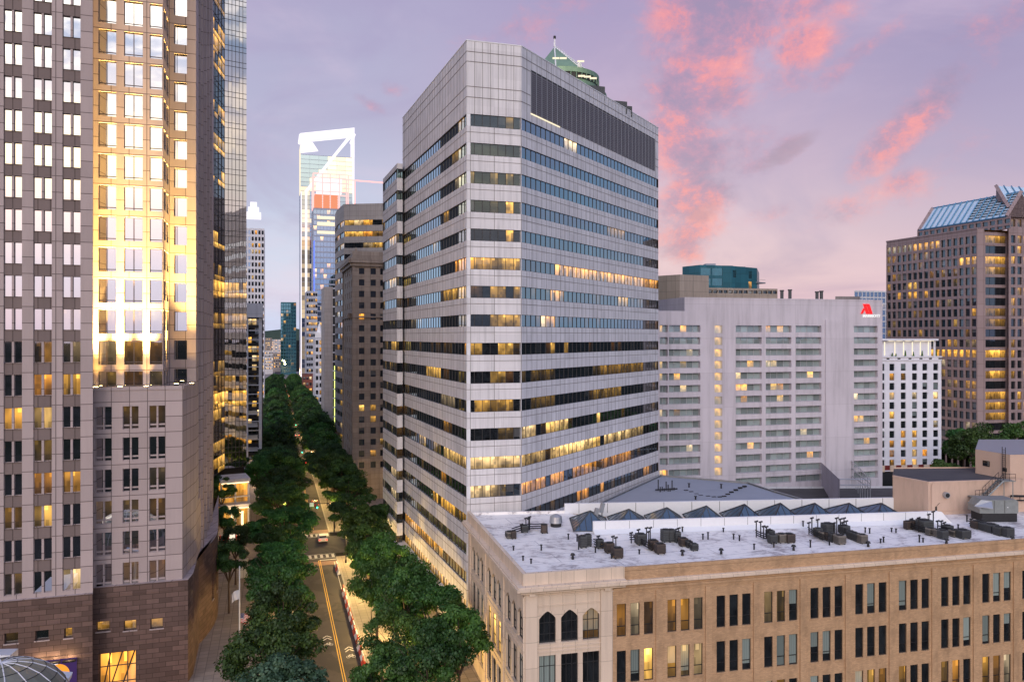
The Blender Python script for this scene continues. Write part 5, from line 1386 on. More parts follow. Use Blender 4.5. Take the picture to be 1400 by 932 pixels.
sec=[(x0,RZ+1.15),(x0,RZ+2.0),(x0+.7,RZ+2.9),(x1-.3,RZ+2.95),(x1,RZ+2.7),(x1,RZ+1.15)]
for (a,za),(b,zb) in zip(sec,sec[1:]+sec[:1]): m.face([(b,y0,zb),(a,y0,za),(a,y1,za),(b,y1,zb)],0)
m.face([(a,y0,z) for a,z in sec][::-1],0); m.face([(a,y1,z) for a,z in sec],0)
m.build('cabinet',['galvanised'],t)
m=MB(); 
for xx in (x0+1.9,x0+3.3): m.box(xx-.02,xx+.02,y0-.03,y0,RZ+1.2,RZ+2.85,0)
m.box(x0+3.6,x0+3.75,y0-.06,y0,RZ+1.9,RZ+2.0,1); m.build('panel_seam',['charcoal','white_paint'],t)
m=MB(); m.box(x0+.4,x1-.1,y0+.1,y1-.1,RZ,RZ+1.15,0); m.build('plinth',['charcoal'],t)
m=MB(); m.face([(x0-.9,y0-.3,RZ+2.2),(x0+1.2,y0-.9,RZ+2.0),(x0+1.6,y0,RZ+2.75),(x0+.2,y0,RZ+2.95)],0); m.face([(x0-.9,y0-.3,RZ+2.12),(x0+.2,y0,RZ+2.87),(x0+1.6,y0,RZ+2.67),(x0+1.2,y0-.9,RZ+1.92)],0)
m.face([(x0-.9,y0-.3,RZ+2.2),(x0+.2,y0,RZ+2.95),(x0+.2,y0,RZ+1.6)],0); m.face([(x0-.9,y0-.3,RZ+2.2),(x0-.9,y0-.3,RZ+2.12),(x0+1.2,y0-.9,RZ+1.92),(x0+1.2,y0-.9,RZ+2.0)],0)
m.build('intake_hood',['light_metal'],t)

# ------------------------------------------------------------------ tower with green copper roof behind the centre
def dome_tower():
    Y=215.0; root=thing('copper_roofed_tower','slim tower top with a lit green copper cone rising behind the central tower','tower',(*PX(784,Y),0))
    cx,cy_=PX(769,Y); k=Y/1050; r=60*k
    z=lambda y: ZZ(y,Y)-1.9
    m=MB(); m.cyl((cx,cy_,0),r,r,z(124),40,0,cap=True); m.build('shaft',['copper_green'],root)
    m=MB(); m.cyl((cx,cy_,z(124)),r*.80,r*.80,z(99)-z(124),40,0); m.build('drum',['copper_green'],root)
    m=MB(); m.cyl((cx,cy_,z(113)),r*.81,r*.81,z(105)-z(113),40,0,cap=False); m.build('window_band',['charcoal'],root)
    m=MB()
    for i in range(40):
        a=2*math.pi*i/40; m.obox((cx+math.cos(a)*r*.82,cy_+math.sin(a)*r*.82,z(109)),.15,.35,z(105)-z(113),a+math.pi/2,0)
    m.build('mullions',['copper_green'],root)
    m=MB(); m.cyl((cx,cy_,z(105)),r*.83,r*.83,z(99)-z(105),40,0); m.cyl((cx,cy_,z(99)),r*.76,r*.76,.4,40,0); m.build('cornice',['copper_green'],root)
    # six sided steep roof
    m=MB(); ax,ay=PX(758,Y); m2=[(cx+r*.74*math.cos(a),cy_+r*.74*math.sin(a),z(98)) for a in [math.radians(t_) for t_ in (200,255,300,350,60,130)]]
    ap=(ax,ay-1,z(66)+1.9)
    for i in range(6): m.face([m2[i],m2[(i+1)%6],ap],0)
    m.build('cone_roof',['copper_green'],root)
    m=MB(); e=m2[2]
    for i in (1,2,3): m.tube(m2[i],ap,.18,.18,4,0)
    for k2 in range(12): q=Vector(m2[2]).lerp(Vector(ap),k2/12); m.tube(q+Vector((-.3,-.3,.3)),q+Vector((.5,-.3,.3)),.09,.09,4,0)
    m.tube((m2[2][0]-.5,m2[2][1]-.6,z(112)),(m2[2][0]-.5,m2[2][1]-.6,z(92)),.55,.55,4,0)
    m.build('ladder_rib',['white_paint'],root)
    m=MB(); m.tube(ap,(ax,ay-1,z(55)+1.9),.35,.18,6,0); m.build('finial',['white_paint'],root)
    m=MB(); m.cyl((ax,ay-1,z(55)+1.9),.35,.35,.7,8,0); m.build('beacon',['charcoal'],root)
    m=MB()
    for (x,y) in ((760,90),(770,90),(794,94),(795,113),(803,114),(811,116)):
        a,b=PX(x,Y-r*.86); m.box(a-.9,a+.9,b-.3,b,z(y)-.1,z(y)+.3,0)
    m.build('flood_lamps',['cream_glow'],root)
    for (x,y,en) in ((765,97,260),(800,103,220),(800,122,220),(755,96,160)):
        a,b=PX(x,Y-r*1.12); l=D.lights.new('roof_lamp','POINT'); l.energy=en; l.color=(1,.85,.5); l.shadow_soft_size=.5; o=D.objects.new('roof_lamp',l); COL.objects.link(o); o.location=(a,b,z(y))
dome_tower()

# ------------------------------------------------------------------ left: dark curtain wall tower
def curtain_tower():
    root=thing('glass_tower','dark mirror glass tower with a fine grid just right of the granite skyscraper','skyscraper',(*PX(315,200),0))
    B=PX(337,187); A0=PX(307,184.3); AA=PX(288,172)
    f=Face(A0,B); g=Face(AA,A0); T=150; BZ=11
    wall=MB(); 
    poly=[AA,A0,B,PX(336.5,204),PX(280,204)]
    core=[(p[0]-1.0,p[1]+1.2) for p in poly]
    for i in range(5): Face(core[i],core[(i+1)%5]).wall(wall,0,T-.1,[],0)
    wall.face([(p[0],p[1],T) for p in poly],0); wall.build('wall',['charcoal'],root)
    rows=int((T-BZ)/3.72); ws=[]
    for ff,n in ((f,6),(g,4)):
        for k in range(rows):
            z0=T-3.72*(k+1); ymid=CY-(z0+1.8-HC)/185*F
            def fn(mb,ff=ff,n=n,z0=z0,ymid=ymid):
                lit=0
                if 385<ymid<402: lit=.8
                elif 540<ymid<552: lit=.9
                elif 655<ymid<672: lit=.6
                elif ymid>400: lit=R.choice([0,0,0,.3]) if ff is f else R.choice([0,0,.3,.7])
                elif ff is g: lit=R.choice([0,0,.35,.8])
                for i in range(n):
                    u0=ff.L*i/n; u1=ff.L*(i+1)/n
                    for a,b in ((z0,z0+1.25),(z0+1.25,z0+3.72)):
                        ff.pane(mb,u0,u1,a,b,0,0,(.1+R.random()*.1 if lit else R.random(),lit*R.uniform(.3,1.2) if R.random()<.8 else 0))
                        ff.bar(mb,u0,u1,a-.05,a+.05,-.06,0,1)
                    ff.bar(mb,u0-.05,u0+.05,z0,z0+3.72,-.06,0,1)
            ws.append((imp(ff,0,ff.L,z0,z0+3.7),fn))
    put_windows(root,ws,['mirror_curtain','mullion_dark'],name='glazed_storey')
    # lit podium
    m=MB(); pa=PX(300,176); pb=PX(341,179); fp=Face(pa,pb)
    for z,d in ((10.6,1.6),(4.9,2.2)): fp.bar(m,0,fp.L,z,z+.7,-d,6,0)
    fp.bar(m,0,fp.L,7.0,7.15,-.9,.4,0); 
    for u in (0.2,fp.L*.5,fp.L-.4): fp.bar(m,u,u+.35,0,10.6,-.2,.3,0)
    m.build('podium',['pale_facade'],root)
    m=MB(); n=6
    for a,b in ((.2,4.8),(5.6,10.5)):
        for i in range(n): fp.pane(m,fp.L*i/n,fp.L*(i+1)/n,a,b,1.2,0,(.02+R.random()*.05,R.uniform(.4,.9)))
    m.build('shopfront',['plain_window','mullion_dark'],root)
    m=MB(); 
    for u in (fp.L*.38,fp.L*.72): fp.bar(m,u,u+.5,.3,3.6,-.25,0,0)
    fp.bar(m,.3,fp.L-.3,4.6,4.88,-2.0,-1.8,0); fp.bar(m,.3,fp.L-.3,10.3,10.55,-1.5,-1.3,0)
    m.build('entrance_lights',['warm_strip'],root)
    return fp
FP=curtain_tower()

# ------------------------------------------------------------------ apartments next to it, with balconies
def side_faces(name,label,cat,x0,x1,Y,l_right,topy,mat,wmat,n,w,h,pitch,litp=.15,rightfar=None,extra=None,limit=100,skip=0,cols=1,group=None,depth=20,lits=(.3,.9)):
    """block whose front faces the viewer (columns x0..x1 at distance Y) on the avenue grid"""
    t=toG(PX((x0+x1)/2,Y))[0]; A=GT(x0,t); B=GT(x1,t); C_=G(t+depth,toG(B)[1]); D_=G(t+depth,toG(A)[1])
    T=ZZ(topy,Y)
    rows=int((T-3)/pitch)
    def ops(i,f):
        if i==0: return gridops(f,n,w,T-1.2-skip,h,pitch,rows,dp=.25,litp=litp,cols=cols,lits=lits)
        if i in(1,3) and ((i==1)==(l_right<0)): 
            m=max(2,int(f.L/(max(w,1.5)*2))); return gridops(f,m,w,T-1.2-skip,h,pitch,rows,dp=.25,litp=litp,cols=1,lits=lits)
        return []
    return block(name,label,cat,[A,B,C_,D_],0,T,ops,[mat],wmat,extra=extra,limit=limit,group=group)
def apt_extra(root,fs):
    f=fs[0]; 
    for k in range(6):
        z=ZZ(566+k*16.5,238); m=MB(); f.bar(m,.3,f.L*.72,z,z+.25,-1.5,0,0); f.bar(m,.3,f.L*.72,z+.25,z+1.2,-1.5,-1.4,1)
        m.build('balcony',['pale_facade','light_metal'],root)
    m=MB(); f.bar(m,0,f.L+.3,ZZ(434,238),ZZ(415,238),-1.2,3,0); m.build('roof_cap',['pale_facade'],root)
    m=MB(); f.bar(m,f.L-.9,f.L,0,ZZ(434,238),-.3,0,0); f.bar(m,f.L*.0,.4,0,ZZ(434,238),-.3,0,0)
    for k in range(20): z=ZZ(440+k*12.4,238); f.bar(m,0,f.L,z,z+.3,-.12,0,0)
    m.build('slab_edges',['pale_facade'],root)
side_faces('apartment_tower','dark glass apartment tower with pale slab edges and balconies on the left of the avenue','apartment tower',337.5,358,238,-1,418,'charcoal','plain_window',3,1.35,1.9,2.82,litp=.25,extra=apt_extra,depth=30)
def crown(root,fs):
    f=fs[0]; T=ZZ(296,430)
    m=MB(); c=f.p(f.L*.45,T,6)
    for k,(r,h) in enumerate(((5,3),(3.6,3),(2.2,3))): m.obox((c[0],c[1],T+k*3+1.3),r*1.6,r*1.6,3,TH,0)
    m.build('crown',['white_led'],root)
side_faces('crowned_tower','distant white tower with a glowing stepped crown on the left of the avenue','tower',334,361.5,430,-1,312,'pale_facade','far_glass',6,1.1,2.2,3.6,litp=.25,extra=crown,depth=30,lits=(.4,1.0))

# ------------------------------------------------------------------ avenue, right side, from near to far
def classical():
    Y=206.0; t=toG(PX(482,Y))[0]; l0=toG(PX(482,Y))[1]
    A=GT(482,t); B=GT(530,t); C_=G(t+24,toG(B)[1]); D_=G(t+24,l0-.3); T=ZZ(356,Y)
    def ops(i,f):
        o=[]
        if i==0:
            for k in range(18):
                for x in (494.5,510.3,523.5):
                    u=f.u(x); zb=ZZ(366+15.65*k,Y); o.append((u-.72,u+.72,zb-1.65,zb,.4,{(4,494.5):.9,(12,494.5):.9,(13,510.3):.5,(12,510.3):.4,(16,510.3):.6,(15,523.5):.3}.get((k,x),0),1))
        if i==3:
            for k in range(17):
                for j in range(4): zb=ZZ(366+15.65*k,Y); u=f.L-2.2-j*5.2; o.append((u-.7,u+.7,zb-1.7,zb,.3,0,1))
        return [q for q in o if q[2]>1]
    def extra(root,fs):
        m=MB()
        for f in (fs[0],fs[3]):
            f.bar(m,-.6,f.L+.6,T-.6,T+.5,-1.1,.3,0); f.bar(m,-.3,f.L+.3,T-1.5,T-.6,-.6,0,0); f.bar(m,-.2,f.L,ZZ(434,Y),ZZ(432,Y),-.5,0,0)
            f.bar(m,-.1,.7,0,T-1.5,-.35,0,0)
            f.bar(m,0,f.L,T+.5,T+2.6,.6,1.2,0)
        f=fs[0]
        # small pediment at the corner
        for u in (.9,): 
            p=[f.p(u-1.3,T+.5,-.3),f.p(u+1.3,T+.5,-.3),f.p(u,T+3.6,-.3)]; q=[f.p(u-1.3,T+.5,.6),f.p(u+1.3,T+.5,.6),f.p(u,T+3.6,.6)]
            m.face(p,0); m.face([q[0],p[0],p[2],q[2]],0); m.face([p[1],q[1],q[2],p[2]],0)
        f=fs[3]
        for k in range(5): f.bar(m,f.L-.8,f.L-.0,ZZ(434,Y)-.2-k*.0,ZZ(428,Y)-k*.0,-1.2+k*.1,0,0)
        m.build('cornice',['tan_limestone'],root)
    block('limestone_tower','old tan limestone tower with a heavy cornice beside the banded tower','office building',[A,B,C_,D_],0,T,ops,['tan_limestone'],'stone_tower_window',extra=extra,limit=60)
classical()
def banded():
    Y=262.0; T=ZZ(279,Y)
    A=PX(464.5,Y+7); A1=PX(470,Y); B=PX(536,Y-2)
    pts=[PX(458,Y+22),PX(460.5,Y+13),A,A1,B,PX(540,Y+28),PX(462,Y+34)]
    def ops(i,f):
        if i>3: return []
        o=[]
        for k in range(20):
            zb=ZZ(301+15.5*k,Y); 
            if zb-1.9<2: break
            if i==3 and k<3 or i==3: 
                n=max(1,int(f.L/3.2)); 
                o.append((.25,f.L-.25,zb-1.8,zb,.3,[R.choice([0,.3,.8,.9]) if k<3 else 0 for _ in range(n)],n))
            else: o.append((.2,f.L-.2,zb-1.8,zb,.3,R.choice([0,0,0,.4]),2))
        return o
    block('concrete_office','grey beige concrete office tower with ribbon windows behind the limestone tower','office building',pts,0,T,ops,['grey_concrete'],'band_window',limit=90)
banded()
def whiteslab():
    Y=330.0
    def extra(root,fs):
        f=fs[0]; m=MB(); f.bar(m,f.L*.72,f.L*.78,4,ZZ(500,Y),-.1,0,0); f.bar(m,f.L*.93,f.L*.98,4,ZZ(470,Y),-.1,0,0); m.build('light_strip',['yellowgreen_strip'],root)
        m=MB(); f.bar(m,f.L*.62,f.L,2,ZZ(390,Y),-.02,0,0); 
        m.build('glass_strip',['charcoal'],root)
        for k in range(18):
            z=ZZ(395+k*12.5,Y); m=MB(); f.bar(m,f.L*.62,f.L,z,z+.5,-.15,0,0); m.build('slab_edge',['pale_facade'],root)
    side_faces('concrete_slab_tower','blank pale concrete slab tower with a yellow green light strip','tower',443.5,462,Y,1,392,'grey_concrete','plain_window',1,.01,.01,400,extra=extra,depth=22)
whiteslab()
def finial(root,fs):
    f=fs[0]; T=ZZ(461,400); m=MB(); c=f.p(f.L*.42,T,3); m.obox((c[0],c[1],T+1.2),4.5,4.5,2.6,TH,0); m.cyl((c[0],c[1],T+2.5),1.7,.1,5.5,6,0); m.build('finial',['white_paint'],root)
side_faces('slim_old_tower','slim pale old tower topped by a small white spire on the avenue','tower',431,446,400,1,462,'pale_facade','plain_window',3,1.3,2.2,3.7,litp=.25,extra=finial,depth=24)
side_faces('lilac_office_tower','lilac grey office tower with a lit window grid beneath the framed skyscraper','office tower',419,434,500,1,398,'pale_facade','plain_window',5,1.2,2.0,3.8,litp=.5,depth=26)
side_faces('low_brick_building','small red brick building at the far end of the avenue trees','building',414,431,470,1,512,'red_brick','plain_window',4,1.3,1.8,3.6,litp=.3,depth=16)
# blue glass tower with pink lit top works
def blue_tower():
    Y=560.0; T=ZZ(285,Y)
    def extra(root,fs):
        f=fs[0]; m=MB(); z1=ZZ(265,Y)
        for k in range(6):
            z=T+ (z1-T)*k/6; f.bar(m,1,f.L*.80,z,z+.9,-.2,14,0)
        m.build('lit_floor',['orange_floor'],root)['kind']='stuff'
        m=MB(); zt=ZZ(238,Y)
        for u in (0,.3,.55,.85,1.15):
            for o in(0,14): q=f.p(f.L*u,T,o); m.tube(q,(q[0],q[1],zt),.45,.45,4,0)
        for z in (ZZ(262,Y),ZZ(250,Y),zt):
            for o in (0,14): m.tube(f.p(0,z,o),f.p(f.L*1.15,z,o),.4,.4,4,0)
        m.build('pink_frame',['pink_led'],root)
        m=MB(); f.bar(m,f.L*.12,f.L*.95,ZZ(262,Y),ZZ(243,Y),3,12,0); m.build('lantern',['white_led'],root)
        m=MB(); a=f.p(f.L*.3,ZZ(241,Y),7); b=f.p(f.L*2.5,ZZ(243,Y),7); m.tube(a,b,.5,.5,4,0); c=f.p(f.L*1.4,ZZ(241,Y),7); m.tube((c[0],c[1],T),c,.5,.5,4,0); m.build('crane',['pink_led'],root)
        m=MB(); f.bar(m,.2,.9,4,ZZ(330,Y),-.3,0,0); f.bar(m,f.L*.75,f.L*.78,4,ZZ(370,Y),-.3,0,0); m.build('blue_strip',['blue_led'],root)
        m=MB()
        for a,b in ((296,300),(304,309),(316,320)): f.bar(m,f.L*.12,f.L*.7,ZZ(b,Y),ZZ(a,Y),-.3,0,0)
        m.build('lit_floor_bands',['cream_glow'],root)['kind']='stuff'
    side_faces('blue_glass_tower','blue glass tower topped by orange lit floors and a glowing pink frame with crane','skyscraper',428.5,470,Y,1,285,'far_wall','far_glass',9,2.3,3.0,3.9,litp=.12,extra=extra,depth=30,lits=(.5,1.2))
plain('far_wall',(.30,.33,.42),.4,.2,.1)
blue_tower()
def framed():
    Y=700.0; root=thing('framed_skyscraper','tallest distant skyscraper with a glowing white open frame at its top','skyscraper',(*PX(446,Y),0))
    t=toG(PX(446,Y))[0]; A=GT(411,t); B=GT(484.5,t); dep=34; W=toG(B)[1]-toG(A)[1]; l0=toG(A)[1]
    f=Face(A,B); P=f.p; z=lambda x,y: f.z(x,y); u=f.u
    zT0=z(411,183); zT1=z(484,174); 
    body=ZZ(208,Y)
    # main shaft, cut by the slanting facet
    wall=MB(); Zs=z(411,210)
    C_=G(t+dep,toG(B)[1]); D_=G(t+dep,l0)
    g=Face(D_,A); h=Face(B,C_)
    f.wall(wall,0,Zs-.5,[],0); g.wall(wall,0,z(411,196),[],0); h.wall(wall,0,Zs,[],0); Face(C_,D_).wall(wall,0,Zs,[],0)
    wall.face([(*A,Zs-.5),(*B,Zs-.5),(*C_,Zs-.5),(*D_,Zs-.5)],0)
    wall.build('wall',['far_wall'],root)
    # glazing storeys in front
    rows=int((Zs-6)/4.1); ws=[]
    for k in range(rows):
        zb=Zs-1-4.1*k; yk=CY-(zb-HC)/Y*F
        def fn(mb,zb=zb,yk=yk,k=k):
            n=6
            for i in range(n):
                x=411+73.5*(i+.5)/n
                lit=0
                right=x>(411+ (262-yk)*.0+ max(0,(262-yk))*.98) if yk<262 else x>417
                if right and yk<262: lit=R.choice([1.2,1.4,.9]) 
                elif right and x<428: lit=R.choice([.3,.8,1.0,.2]) if yk<430 else R.choice([0,.3])
                elif R.random()<.06: lit=1
                f.pane(mb,f.L*i/n+.05,f.L*(i+1)/n-.05,zb-3.75,zb,-.15,0 if not lit else 2,(.97/3.3 if lit else R.random(),lit))
        ws.append((10,fn))
    put_windows(root,ws,['far_glass','light_metal','lit_glass'],name='glazed_storey')
    fr=MB()
    def strip(p,q,w,mb=fr,o=-.8):
        a=Vector(P(u(p[0]),z(p[0],p[1]),o)); b=Vector(P(u(q[0]),z(q[0],q[1]),o)); mb.tube(a,b,w*Y/F/1.41,w*Y/F/1.41,4,0,False)
    # crown frame, front and back planes
    m=MB()
    def quad(pts,o0=-.9,o1=.0):
        Pf=[P(u(x),z(x,y),o0) for x,y in pts]; Pb=[P(u(x),z(x,y),o1) for x,y in pts]
        m.face(Pf[::-1],0); m.face(Pb,0)
        n=len(pts)
        for i in range(n): j=(i+1)%n; m.face([Pf[i],Pf[j],Pb[j],Pb[i]],0)
    for o0,o1 in ((-1,1.5),):
        quad([(411,182.5),(484.5,175),(484.5,187.5),(411,195)],o0,o1)
        quad([(411,195),(427.5,195),(435,206.5),(411,209)],o0,o1)
        quad([(479.5,188),(484.5,188),(484.5,215),(479.5,215)],o0,o1)
    quad([(474,189),(480,189),(463,209),(458,209)])
    q0=P(f.L*.5,z(447,178),0)
    for a in (0,1):
        p=Vector(P(f.L*a,z(411 if a==0 else 484,184),0)); q=Vector(P(f.L*a,z(411 if a==0 else 484,184),dep)); m.tube(p,q,1.3,1.3,4,0)
    quad([(458,209),(463,209),(421,262),(416,262)],-1.0,-.2)
    m.build('crown_frame',['white_led'],root)
    m=MB(); quad2=[(406.8,197),(411,196),(411,264),(410,264)]
    g.bar(m,g.L*.35,g.L-.1,z(411,262),z(411,198),-.4,0,0); m.build('side_light',['cream_glow'],root)
    m=MB()
    f.bar(m,u(417),u(420),6,z(411,262),-.5,0,0); f.bar(m,u(482),u(484.5),30,z(484,215),-.4,0,0); f.bar(m,u(411.1),u(412.4),6,z(411,262),-.4,0,0); m.build('edge_light',['white_led'],root)
framed()
side_faces('teal_glass_tower','small dark teal glass tower closing the end of the avenue','tower',384,405,880,1,413,'teal_panel','teal_glass',6,2.4,3.2,4.0,litp=.06,depth=28)
# low buildings near the horizon
def far_low(x0,x1,Y,topy,mat,label,n,litp=.35):
    side_faces('distant_building',label,'building',x0,x1,Y,1,topy,mat,'plain_window',n,(x1-x0)*Y/F/n*.55,2.0,3.6,litp=litp,depth=30,group='low distant buildings at the end of the avenue',limit=40,lits=(.6,1.3))
far_low(362,373,900,480,'pale_facade','white low block left of the avenue end',6)
far_low(372,386,960,483,'grey_concrete','brownish low block left of the teal tower',6)
far_low(360,372,1400,462,'grey_concrete','flat far block on the left under the horizon',8)
far_low(370,388,1600,464,'pale_facade','flat far block touching the teal tower at the horizon',10,.6)
m=MB()
for i in range(46):
    a=math.radians(-42+84*i/45); r=9000; m.v.append((math.sin(a)*r,math.cos(a)*r,-30)); 
n0=len(m.v)
for i in range(46):
    a=math.radians(-42+84*i/45); r=9000; m.v.append((math.sin(a)*r,math.cos(a)*r,60+60*math.sin(i*.6)+30*math.sin(i*1.9)))
for i in range(46):
    a=math.radians(-42+84*i/45); r=10500; m.v.append((math.sin(a)*r,math.cos(a)*r,-30))
for i in range(45):
    for a,b in ((0,46),(46,92)):
        m.f.append((i+a,i+1+a,i+1+b,i+b)); m.m.append(0); m.uv.append([(0,0)]*4); m.r.append((0,0)); m.sm.append(True)
tag(m.build('hills',['hills']),None,None,kind='structure')
# ------------------------------------------------------------------ ground, avenue, pavements
KL,KR=3.1,12.3; XT0,XT1=160.0,174.0
m=MB(); r=9500; n=64
pts=[(math.cos(2*math.pi*i/n)*r,math.sin(2*math.pi*i/n)*r,-.02) for i in range(n)]; m.face(pts,0)
tag(m.build('ground',['city_ground']),None,None,kind='structure')
def gq(mb,t0,t1,l0,l1,z,mat=0):
    mb.face([G(t0,l0,z),G(t0,l1,z),G(t1,l1,z),G(t1,l0,z)],mat,[(l0,t0),(l1,t0),(l1,t1),(l0,t1)])
m=MB(); gq(m,20,1000,KL,KR,0.0); gq(m,XT0,XT1,KR,220,0.0); gq(m,XT0,XT1,-220,KL,0.0)
tag(m.build('road',['asphalt']),None,None,kind='structure')
def pave(t0,t1,l0,l1,side):
    mb=MB(); z=.13
    gq(mb,t0,t1,l0,l1,z)
    for (a,b) in ((G(t0,l0),G(t0,l1)),(G(t0,l1),G(t1,l1)),(G(t1,l1),G(t1,l0)),(G(t1,l0),G(t0,l0))): Face(a,b).bar(mb,0,math.dist(a,b),-.02,z,-.0,.01,1)
    e=l1 if side<0 else l0
    gq(mb,t0,t1,e-.16,e+.16,z+.004,1)
    return mb
for args in ((60,XT0-3,-18,KL,-1),(XT1+3,1000,-40,KL,-1),(60,XT0-3,KR,40,1),(XT1+3,1000,KR,60,1)):
    tag(pave(*args).build('pavement',['sidewalk','kerb_stone']),None,None,kind='structure')
m=MB(); gq(m,XT0-8,XT0-5.2,KL,KR,.004); gq(m,XT1+3.2,XT1+6,KL,KR,.004)
tag(m.build('crossing_paving',['crossing_brick']),None,None,kind='structure')
mk=MB()
for l in (8.72,9.02): gq(mk,60,XT0-4.5,l-.06,l+.06,.008,1); gq(mk,XT1+7,900,l-.06,l+.06,.008,1)
for c in (XT0-1.6,XT1+1.3):
    for k in range(8): gq(mk,c-1.1,c+1.1,KL+.5+k*1.12,KL+1.05+k*1.12,.008)
    gq(mk,c-1.5,c-1.32,KL+.2,KR-.2,.008); gq(mk,c+1.32,c+1.5,KL+.2,KR-.2,.008)
gq(mk,XT0-4.6,XT0-4.1,8.95,KR-.1,.008); gq(mk,96,XT0-6,KR-.75,KR-.63,.008)
def sharrow(t,l):
    def ring(tc,lc,r):
        for i in range(14):
            a0=2*math.pi*i/14; a1=2*math.pi*(i+1)/14
            mk.face([G(tc+math.sin(a0)*r*1.5,lc+math.cos(a0)*r,.008),G(tc+math.sin(a0)*r*1.2,lc+math.cos(a0)*r*.75,.008),G(tc+math.sin(a1)*r*1.2,lc+math.cos(a1)*r*.75,.008),G(tc+math.sin(a1)*r*1.5,lc+math.cos(a1)*r,.008)][::-1],0)
    ring(t,l-.38,.27); ring(t,l+.38,.27)
    def ln(a,b,w=.06):
        (t0,l0),(t1,l1)=a,b; d=Vector((t1-t0,l1-l0)).normalized(); px=Vector((-d.y,d.x))*w
        q=[G(t0+px.x,l0+px.y,.009),G(t0-px.x,l0-px.y,.009),G(t1-px.x,l1-px.y,.009),G(t1+px.x,l1+px.y,.009)]
        mk.face(q,0)
        mk.face([(a[0],a[1],.0088) for a in q[::-1]],0)
    ln((t,l-.38),(t+.7,l-.15)); ln((t+.7,l-.15),(t+.6,l+.28)); ln((t,l+.38),(t+.9,l+.22)); ln((t,l),(t+.7,l-.2)); ln((t,l),(t+.6,l+.28))
    for k in (0,.9): ln((t+1.8+k,l-.6),(t+2.6+k,l),.09); ln((t+2.6+k,l),(t+1.8+k,l+.6),.09)
p=toG(GRD(480,897)); sharrow(p[0],p[1]); p=toG(GRD(449,881)); sharrow(p[0],p[1])
p=toG(GRD(491,916)); 
for k in range(3): gq(mk,p[0]-1.6+k*1.0,p[0]-1.3+k*1.0,p[1]-.8,p[1]+.7,.008)
for s in(-.8,.6): gq(mk,p[0]-1.6,p[0]+.7,p[1]+s,p[1]+s+.2,.0085)
o=mk.build('road_markings',['line_white','yellow_paint']); tag(o,None,None,kind='structure')

# ------------------------------------------------------------------ barriers
bseg=[]
def barrier(t,l,red,lab):
    p=G(t,l); m=MB(); c=[(-.3,0),(-.3,.16),(-.12,.4),(-.09,.95),(.09,.95),(.12,.4),(.3,.16),(.3,0)]
    L=.92; 
    A=[(G(t-L,l+x),z+.02) for x,z in c]; B=[(G(t+L,l+x),z+.02) for x,z in c]
    for i in range(len(c)):
        j=(i+1)%len(c); m.face([(*A[i][0],A[i][1]),(*A[j][0],A[j][1]),(*B[j][0],B[j][1]),(*B[i][0],B[i][1])],0)
    m.face([(*a[0],a[1]) for a in A][::-1],0); m.face([(*a[0],a[1]) for a in B],0)
    o=m.build('road_barrier',['barrier_red' if red else 'white_paint'],None,(*p,0)); tag(o,lab,'road barrier','plastic barriers lining the right kerb')
words=['first','second','third','fourth','fifth','sixth','seventh','eighth','ninth','tenth','eleventh','twelfth','thirteenth','fourteenth','fifteenth','sixteenth','seventeenth','eighteenth','nineteenth','twentieth']
k=0
for t in [104+1.95*i for i in range(17)]+[146+1.95*i for i in range(3)]:
    red=k%2==0; 
    barrier(t,11.75+(.05 if k%3 else -.04),red,('red' if red else 'white')+' plastic barrier, '+words[k]+' from the near end of the line'); k+=1

# ------------------------------------------------------------------ trees
def leaf_crown(rx,rz,n_cl,n_leaf,seed,size=.42,mat='leaf_dark'):
    Q=random.Random(seed); m=MB()
    cl=[]
    for _ in range(n_cl):
        while True:
            v=Vector((Q.uniform(-1,1),Q.uniform(-1,1),Q.uniform(-.85,1)))
            if .25<v.length<1: break
        k=.55+.45*Q.random()**.5; v=v.normalized()*k
        if v.z<-.45: v.z*=.6
        tp=1.0-.38*max(0,v.z); c=Vector((v.x*rx*.82*tp,v.y*rx*.82*tp,v.z*rz*.88)); cl.append((c,Q.uniform(.16,.32)*rx,Q.random()))
    for _ in range(n_leaf):
        c,r,s=Q.choice(cl)
        d=Vector((Q.gauss(0,1),Q.gauss(0,1),Q.gauss(.35,1))).normalized(); rr=r*(Q.random()**.35)
        p=c+Vector((d.x,d.y,d.z*.62))*rr
        nrm=(d+Vector((Q.gauss(0,.55),Q.gauss(0,.55),.5+Q.gauss(0,.45)))).normalized()
        a=nrm.cross(Vector((Q.gauss(0,1),Q.gauss(0,1),Q.gauss(0,1)))).normalized(); b=nrm.cross(a)
        w=size*Q.uniform(.55,1.15)*.5; h=w*Q.uniform(.6,1.0)
        tone=min(1,max(0,s*.55+Q.random()**2*.45))
        m.face([tuple(p-a*w),tuple(p-b*h),tuple(p+a*w),tuple(p+b*h)],0,[(0,0)]*4,(tone,0))
    return m
def trunk_mesh(h,r,seed):
    Q=random.Random(seed); m=MB(); m.tube((0,0,0),(Q.uniform(-.2,.2),Q.uniform(-.2,.2),h*.42),.26,.18,8)
    top=(0,0,h*.4)
    for k in range(7):
        a=k*2*math.pi/7+Q.uniform(-.3,.3); e=(math.cos(a)*r*.55,math.sin(a)*r*.55,h*Q.uniform(.6,.8)); mid=(e[0]*.4,e[1]*.4,h*.55)
        m.tube(top,mid,.13,.09,6); m.tube(mid,e,.09,.03,5)
        for j in range(2):
            b=a+Q.uniform(-.8,.8); m.tube(mid,(math.cos(b)*r*.7,math.sin(b)*r*.7,h*Q.uniform(.5,.85)),.05,.02,4)
    m.tube(top,(.1,.1,h*.85),.12,.04,6)
    return m
PROT=[]
